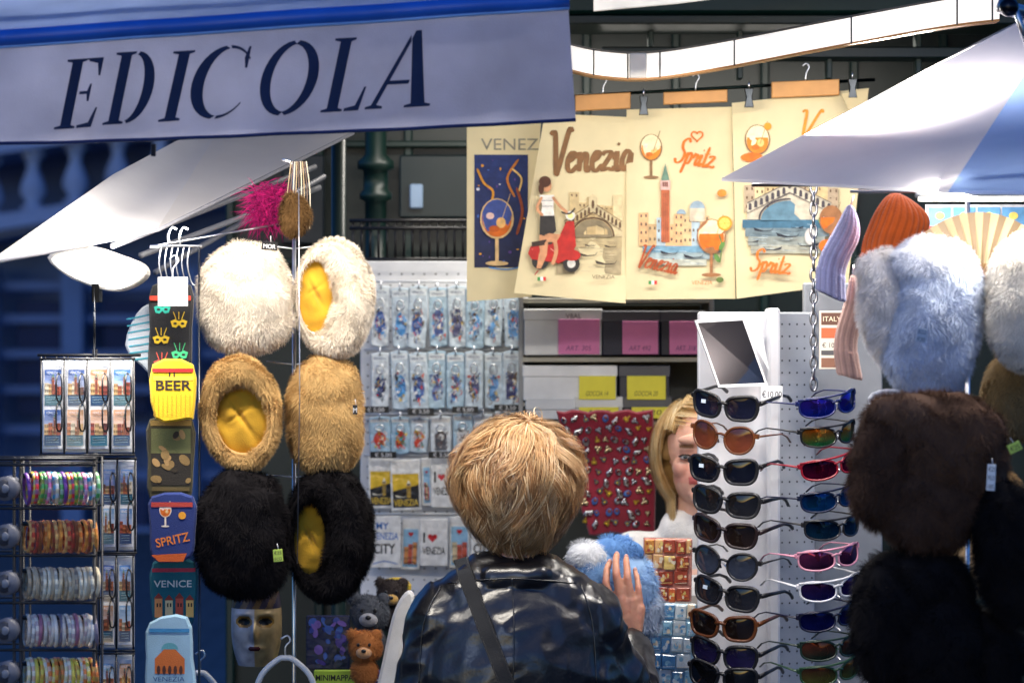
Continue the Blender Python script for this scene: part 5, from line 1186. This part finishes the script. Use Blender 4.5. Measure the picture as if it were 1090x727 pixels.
hm=hairmesh((0.003,0,1.586),(.119,.117,.124),560,26,(.15,-.35,1),(C(160,114,70),C(228,188,134),C(246,218,170)),.070,6.8,1,wd=.0006,basec=C(96,66,40),length=1.30,spread=.085,taper=.24,seg=16,layv=(.91,1.06),fly=.04)
mk("hair",hm,M_hair,parent=shopper)
lobes("fur_hat",(650,620),6.0,[(636,612,0,30,30,26,15,.95,C(130,170,216)),(668,622,-4,30,36,26,-10,1,C(156,190,228)),(628,594,6,24,16,18,20,1,C(228,230,234)),(655,588,-4,30,16,18,0,1,C(110,156,212)),(688,650,-8,18,28,20,0,1,C(190,205,225))],C(140,175,215),"fluffy pale blue hat held by shopper",n=24000,ln=.012,group=None,clump=.8)
# --- shopkeeper
sb=Vector((W(743,0,6.7).x,6.7,0)); hz=W(0,484,6.7).z
hc,he=headcaps((0,0,hz),-1)
caps=[((0,.01,hz-.20),(0,.005,hz-.06),.052,.05),((-.14,.02,hz-.24),(.14,.02,hz-.24),.05,.05),((-.15,.02,hz-.25),(-.2,-.02,hz-.5),.045,.037),((-.2,-.02,hz-.5),(-.12,-.16,hz-.42),.036,.026),
 ((.15,.02,hz-.25),(.2,.0,hz-.5),.045,.037),((.2,0,hz-.5),(.12,-.16,hz-.44),.036,.026),
 ((-.09,0,.85),(-.1,0,.48),.08,.055),((-.1,0,.48),(-.1,.02,.1),.05,.035),((.09,0,.85),(.1,0,.48),.08,.055),((.1,0,.48),(.1,.02,.1),.05,.035),((-.1,.03,.05),(-.11,-.11,.035),.035,.03),((.1,.03,.05),(.11,-.11,.035),.035,.03)]+hc
for sx in(-1,1):
    w0=Vector((sx*.12,-.16,hz-.42 if sx<0 else hz-.44))
    for k in range(4):
        a=w0+Vector((-sx*(.0+.004*k),-.075,.03-.02*k)); b=a+Vector((-sx*.01,-.028,-.008)); c=b+Vector((-sx*.02,-.012,-.008)); caps+=[(tuple(w0),tuple(a),.018,.010),(tuple(a),tuple(b),.0085,.008),(tuple(b),tuple(c),.008,.007)]
    caps+=[(tuple(w0+Vector((0,-.02,.01))),tuple(w0+Vector((-sx*.02,-.055,.045))),.012,.009)]
ells=[((0,.01,hz-.40),(.16,.1,.2)),((0,.01,hz-.65),(.15,.11,.18))]+he
def fcol(c):
    q=mixc(SK2,C(205,130,115),.35*(.5+.5*noise.noise(Vector(c)*40)))
    dz=c.z-hz
    if c.y<-.07 and abs(c.x)<.024 and abs(dz+.052)<.0085: q=C(180,80,80)
    if c.y<-.04 and 0<abs(c.x)<.055 and abs(dz+.038)<.02 : q=mixc(q,C(225,130,115),.3)
    if c.y<-.06 and abs(abs(c.x)-.033)<.018 and abs(dz+.001)<.013: q=mixc(q,C(150,95,80),.5)
    if c.y<-.06 and .016<abs(c.x)<.05 and abs(dz-.021)<.004: q=C(140,100,64)
    return q
keeper=blob("person",caps,ells,.0036,fcol,M_skin,sb,smooth=2,label="person with blond bob in white top behind the stall",cat="person")
for sx in(-1,1):
    m=MB(); c=(sx*.032,-.0725,hz-.002); m.ellipsoid(c,(.0125,.0115,.0060),C(205,200,195),14,10); m.ellipsoid((c[0],c[1]-.0098,c[2]),(.0050,.003,.0046),C(60,75,80),10,8); m.ellipsoid((c[0],c[1]-.0122,c[2]),(.0025,.0015,.0025),BLK,8,6)
    mk("eye",m,M_lens,parent=keeper)
    m=MB(); m.tube([(c[0]-.014,c[1]-.006,c[2]+.001),(c[0]-.006,c[1]-.0115,c[2]+.005),(c[0]+.006,c[1]-.0115,c[2]+.005),(c[0]+.014,c[1]-.006,c[2]+.001)],.0018,C(70,46,36),n=5); mk("eyelashes",m,M_hair,parent=keeper)
hm=hairmesh((0,.012,hz+.0),(.098,.110,.122),460,16,(-.25,.1,1),(C(186,144,88),C(234,204,146),C(246,228,184)),.022,5,-1,wd=.0009,length=1.6,nape=2.2,seg=12,part=.82,basec=C(140,106,60),spread=.07,fly=.02)
mk("hair",hm,M_hair,parent=keeper)
blob("white_top",[((-.13,.015,hz-.235),(.13,.015,hz-.235),.07,.07),((-.145,.02,hz-.25),(-.2,-.02,hz-.5),.066,.055),((-.2,-.02,hz-.5),(-.13,-.13,hz-.42),.054,.042),((.145,.02,hz-.25),(.2,.0,hz-.5),.066,.055),((.2,0,hz-.5),(.13,-.13,hz-.44),.054,.042),((-.03,.0,hz-.17),(.03,0,hz-.17),.06,.06)],[((0,.01,hz-.42),(.185,.125,.2)),((0,.01,hz-.65),(.18,.13,.2))],.006,lambda c:C(226,222,216),M_knit,None,parent=keeper,smooth=5,disp=lambda c:.006*noise.noise(Vector(c)*16))
blob("trousers",[((-.09,0,.85),(-.1,0,.48),.1,.07),((-.1,0,.48),(-.1,.02,.1),.065,.05),((.09,0,.85),(.1,0,.48),.1,.07),((.1,0,.48),(.1,.02,.1),.065,.05)],[((0,0,.9),(.16,.12,.12))],.008,lambda c:NAVY,M_cloth,None,parent=keeper)
def stack(x0,y0,x1,y1,d,cols,label,n=6):
    m=MB((x0+x1)/2,y1,d); rn=random.Random(int(x0)); h=(y1-y0)/n; w=x1-x0
    m.bx(x0,y0,x1,y1,-.03,0,mixc(cols[0],(1,1,1),.2),bev=1)
    for r in range(n):
        a=x0+1
        while a<x1-6:
            ww=rn.uniform(8,16); b=min(a+ww,x1-1); j=rn.uniform(-1.5,1.5); o1=rn.uniform(.004,.009); m.bx(a,y0+r*h+1+j,b-1,y0+(r+1)*h-1+j,0,o1,rn.choice(cols),bev=1); m.lay=max(m.lay,o1)
            for t in range(7): m.ell(a+rn.uniform(.2,.8)*(b-a),y0+(r+rn.uniform(.25,.75))*h,(b-a)*rn.uniform(.06,.2),h*rn.uniform(.05,.18),rn.choice(cols),n=8)
            m.stroke([(a+1,y0+(r+.8)*h),(b-2,y0+(r+.75)*h)],1,rn.choice(cols)); a=b
    mk("magnet_panel",m,M_gloss,label=label,cat="souvenir display",rot=(0,math.radians(rn.uniform(-3,3)),0))
stack(684,573,736,640,6.24,[C(215,100,50),C(230,180,120),C(170,70,45),C(240,222,190),C(214,144,66),C(236,206,120)],"orange and brown magnets in rows on panel",4)
stack(690,642,738,730,6.22,[C(150,200,225),C(225,235,240),C(90,150,200),C(240,220,190)],"pale blue souvenir magnets in rows on panel",5)
stack(640,600,682,700,6.26,[C(80,80,100),C(180,150,120),C(60,90,130),C(150,60,50)],"dark mixed magnets in rows on panel")
# ============================================================ WORLD, SUN, CAMERA
w=bpy.data.worlds.new("World"); bpy.context.scene.world=w; w.use_nodes=True; nt=w.node_tree
sky=nt.nodes.new("ShaderNodeTexSky"); sky.sky_type='NISHITA'; sky.sun_disc=False; sky.sun_elevation=math.radians(3); sky.sun_rotation=math.radians(200); sky.ozone_density=4
mx=nt.nodes.new("ShaderNodeMix"); mx.data_type='RGBA'; mx.blend_type='MULTIPLY'; mx.inputs[0].default_value=1; mx.inputs[7].default_value=(.58,.84,1.28,1)
bg=nt.nodes["Background"]; nt.links.new(sky.outputs[0],mx.inputs[6]); nt.links.new(mx.outputs[2],bg.inputs[0]); bg.inputs[1].default_value=.38
sd=bpy.data.lights.new("sun",'SUN'); sd.energy=.15; sd.angle=math.radians(10); sd.color=(.6,.72,1); so=bpy.data.objects.new("sun",sd); bpy.context.scene.collection.objects.link(so); so.rotation_euler=(math.radians(70),0,math.radians(-20))
cd=bpy.data.cameras.new("cam"); cd.lens=108; cd.sensor_width=36; cd.clip_end=500; cd.dof.use_dof=True; cd.dof.focus_distance=5.75; cd.dof.aperture_fstop=5.0
co=bpy.data.objects.new("cam",cd); bpy.context.scene.collection.objects.link(co); co.location=(0,0,CZ); co.rotation_euler=(math.radians(90),0,0); bpy.context.scene.camera=co
sc=bpy.context.scene; sc.view_settings.view_transform='Standard'; sc.view_settings.look='None'; sc.view_settings.exposure=0
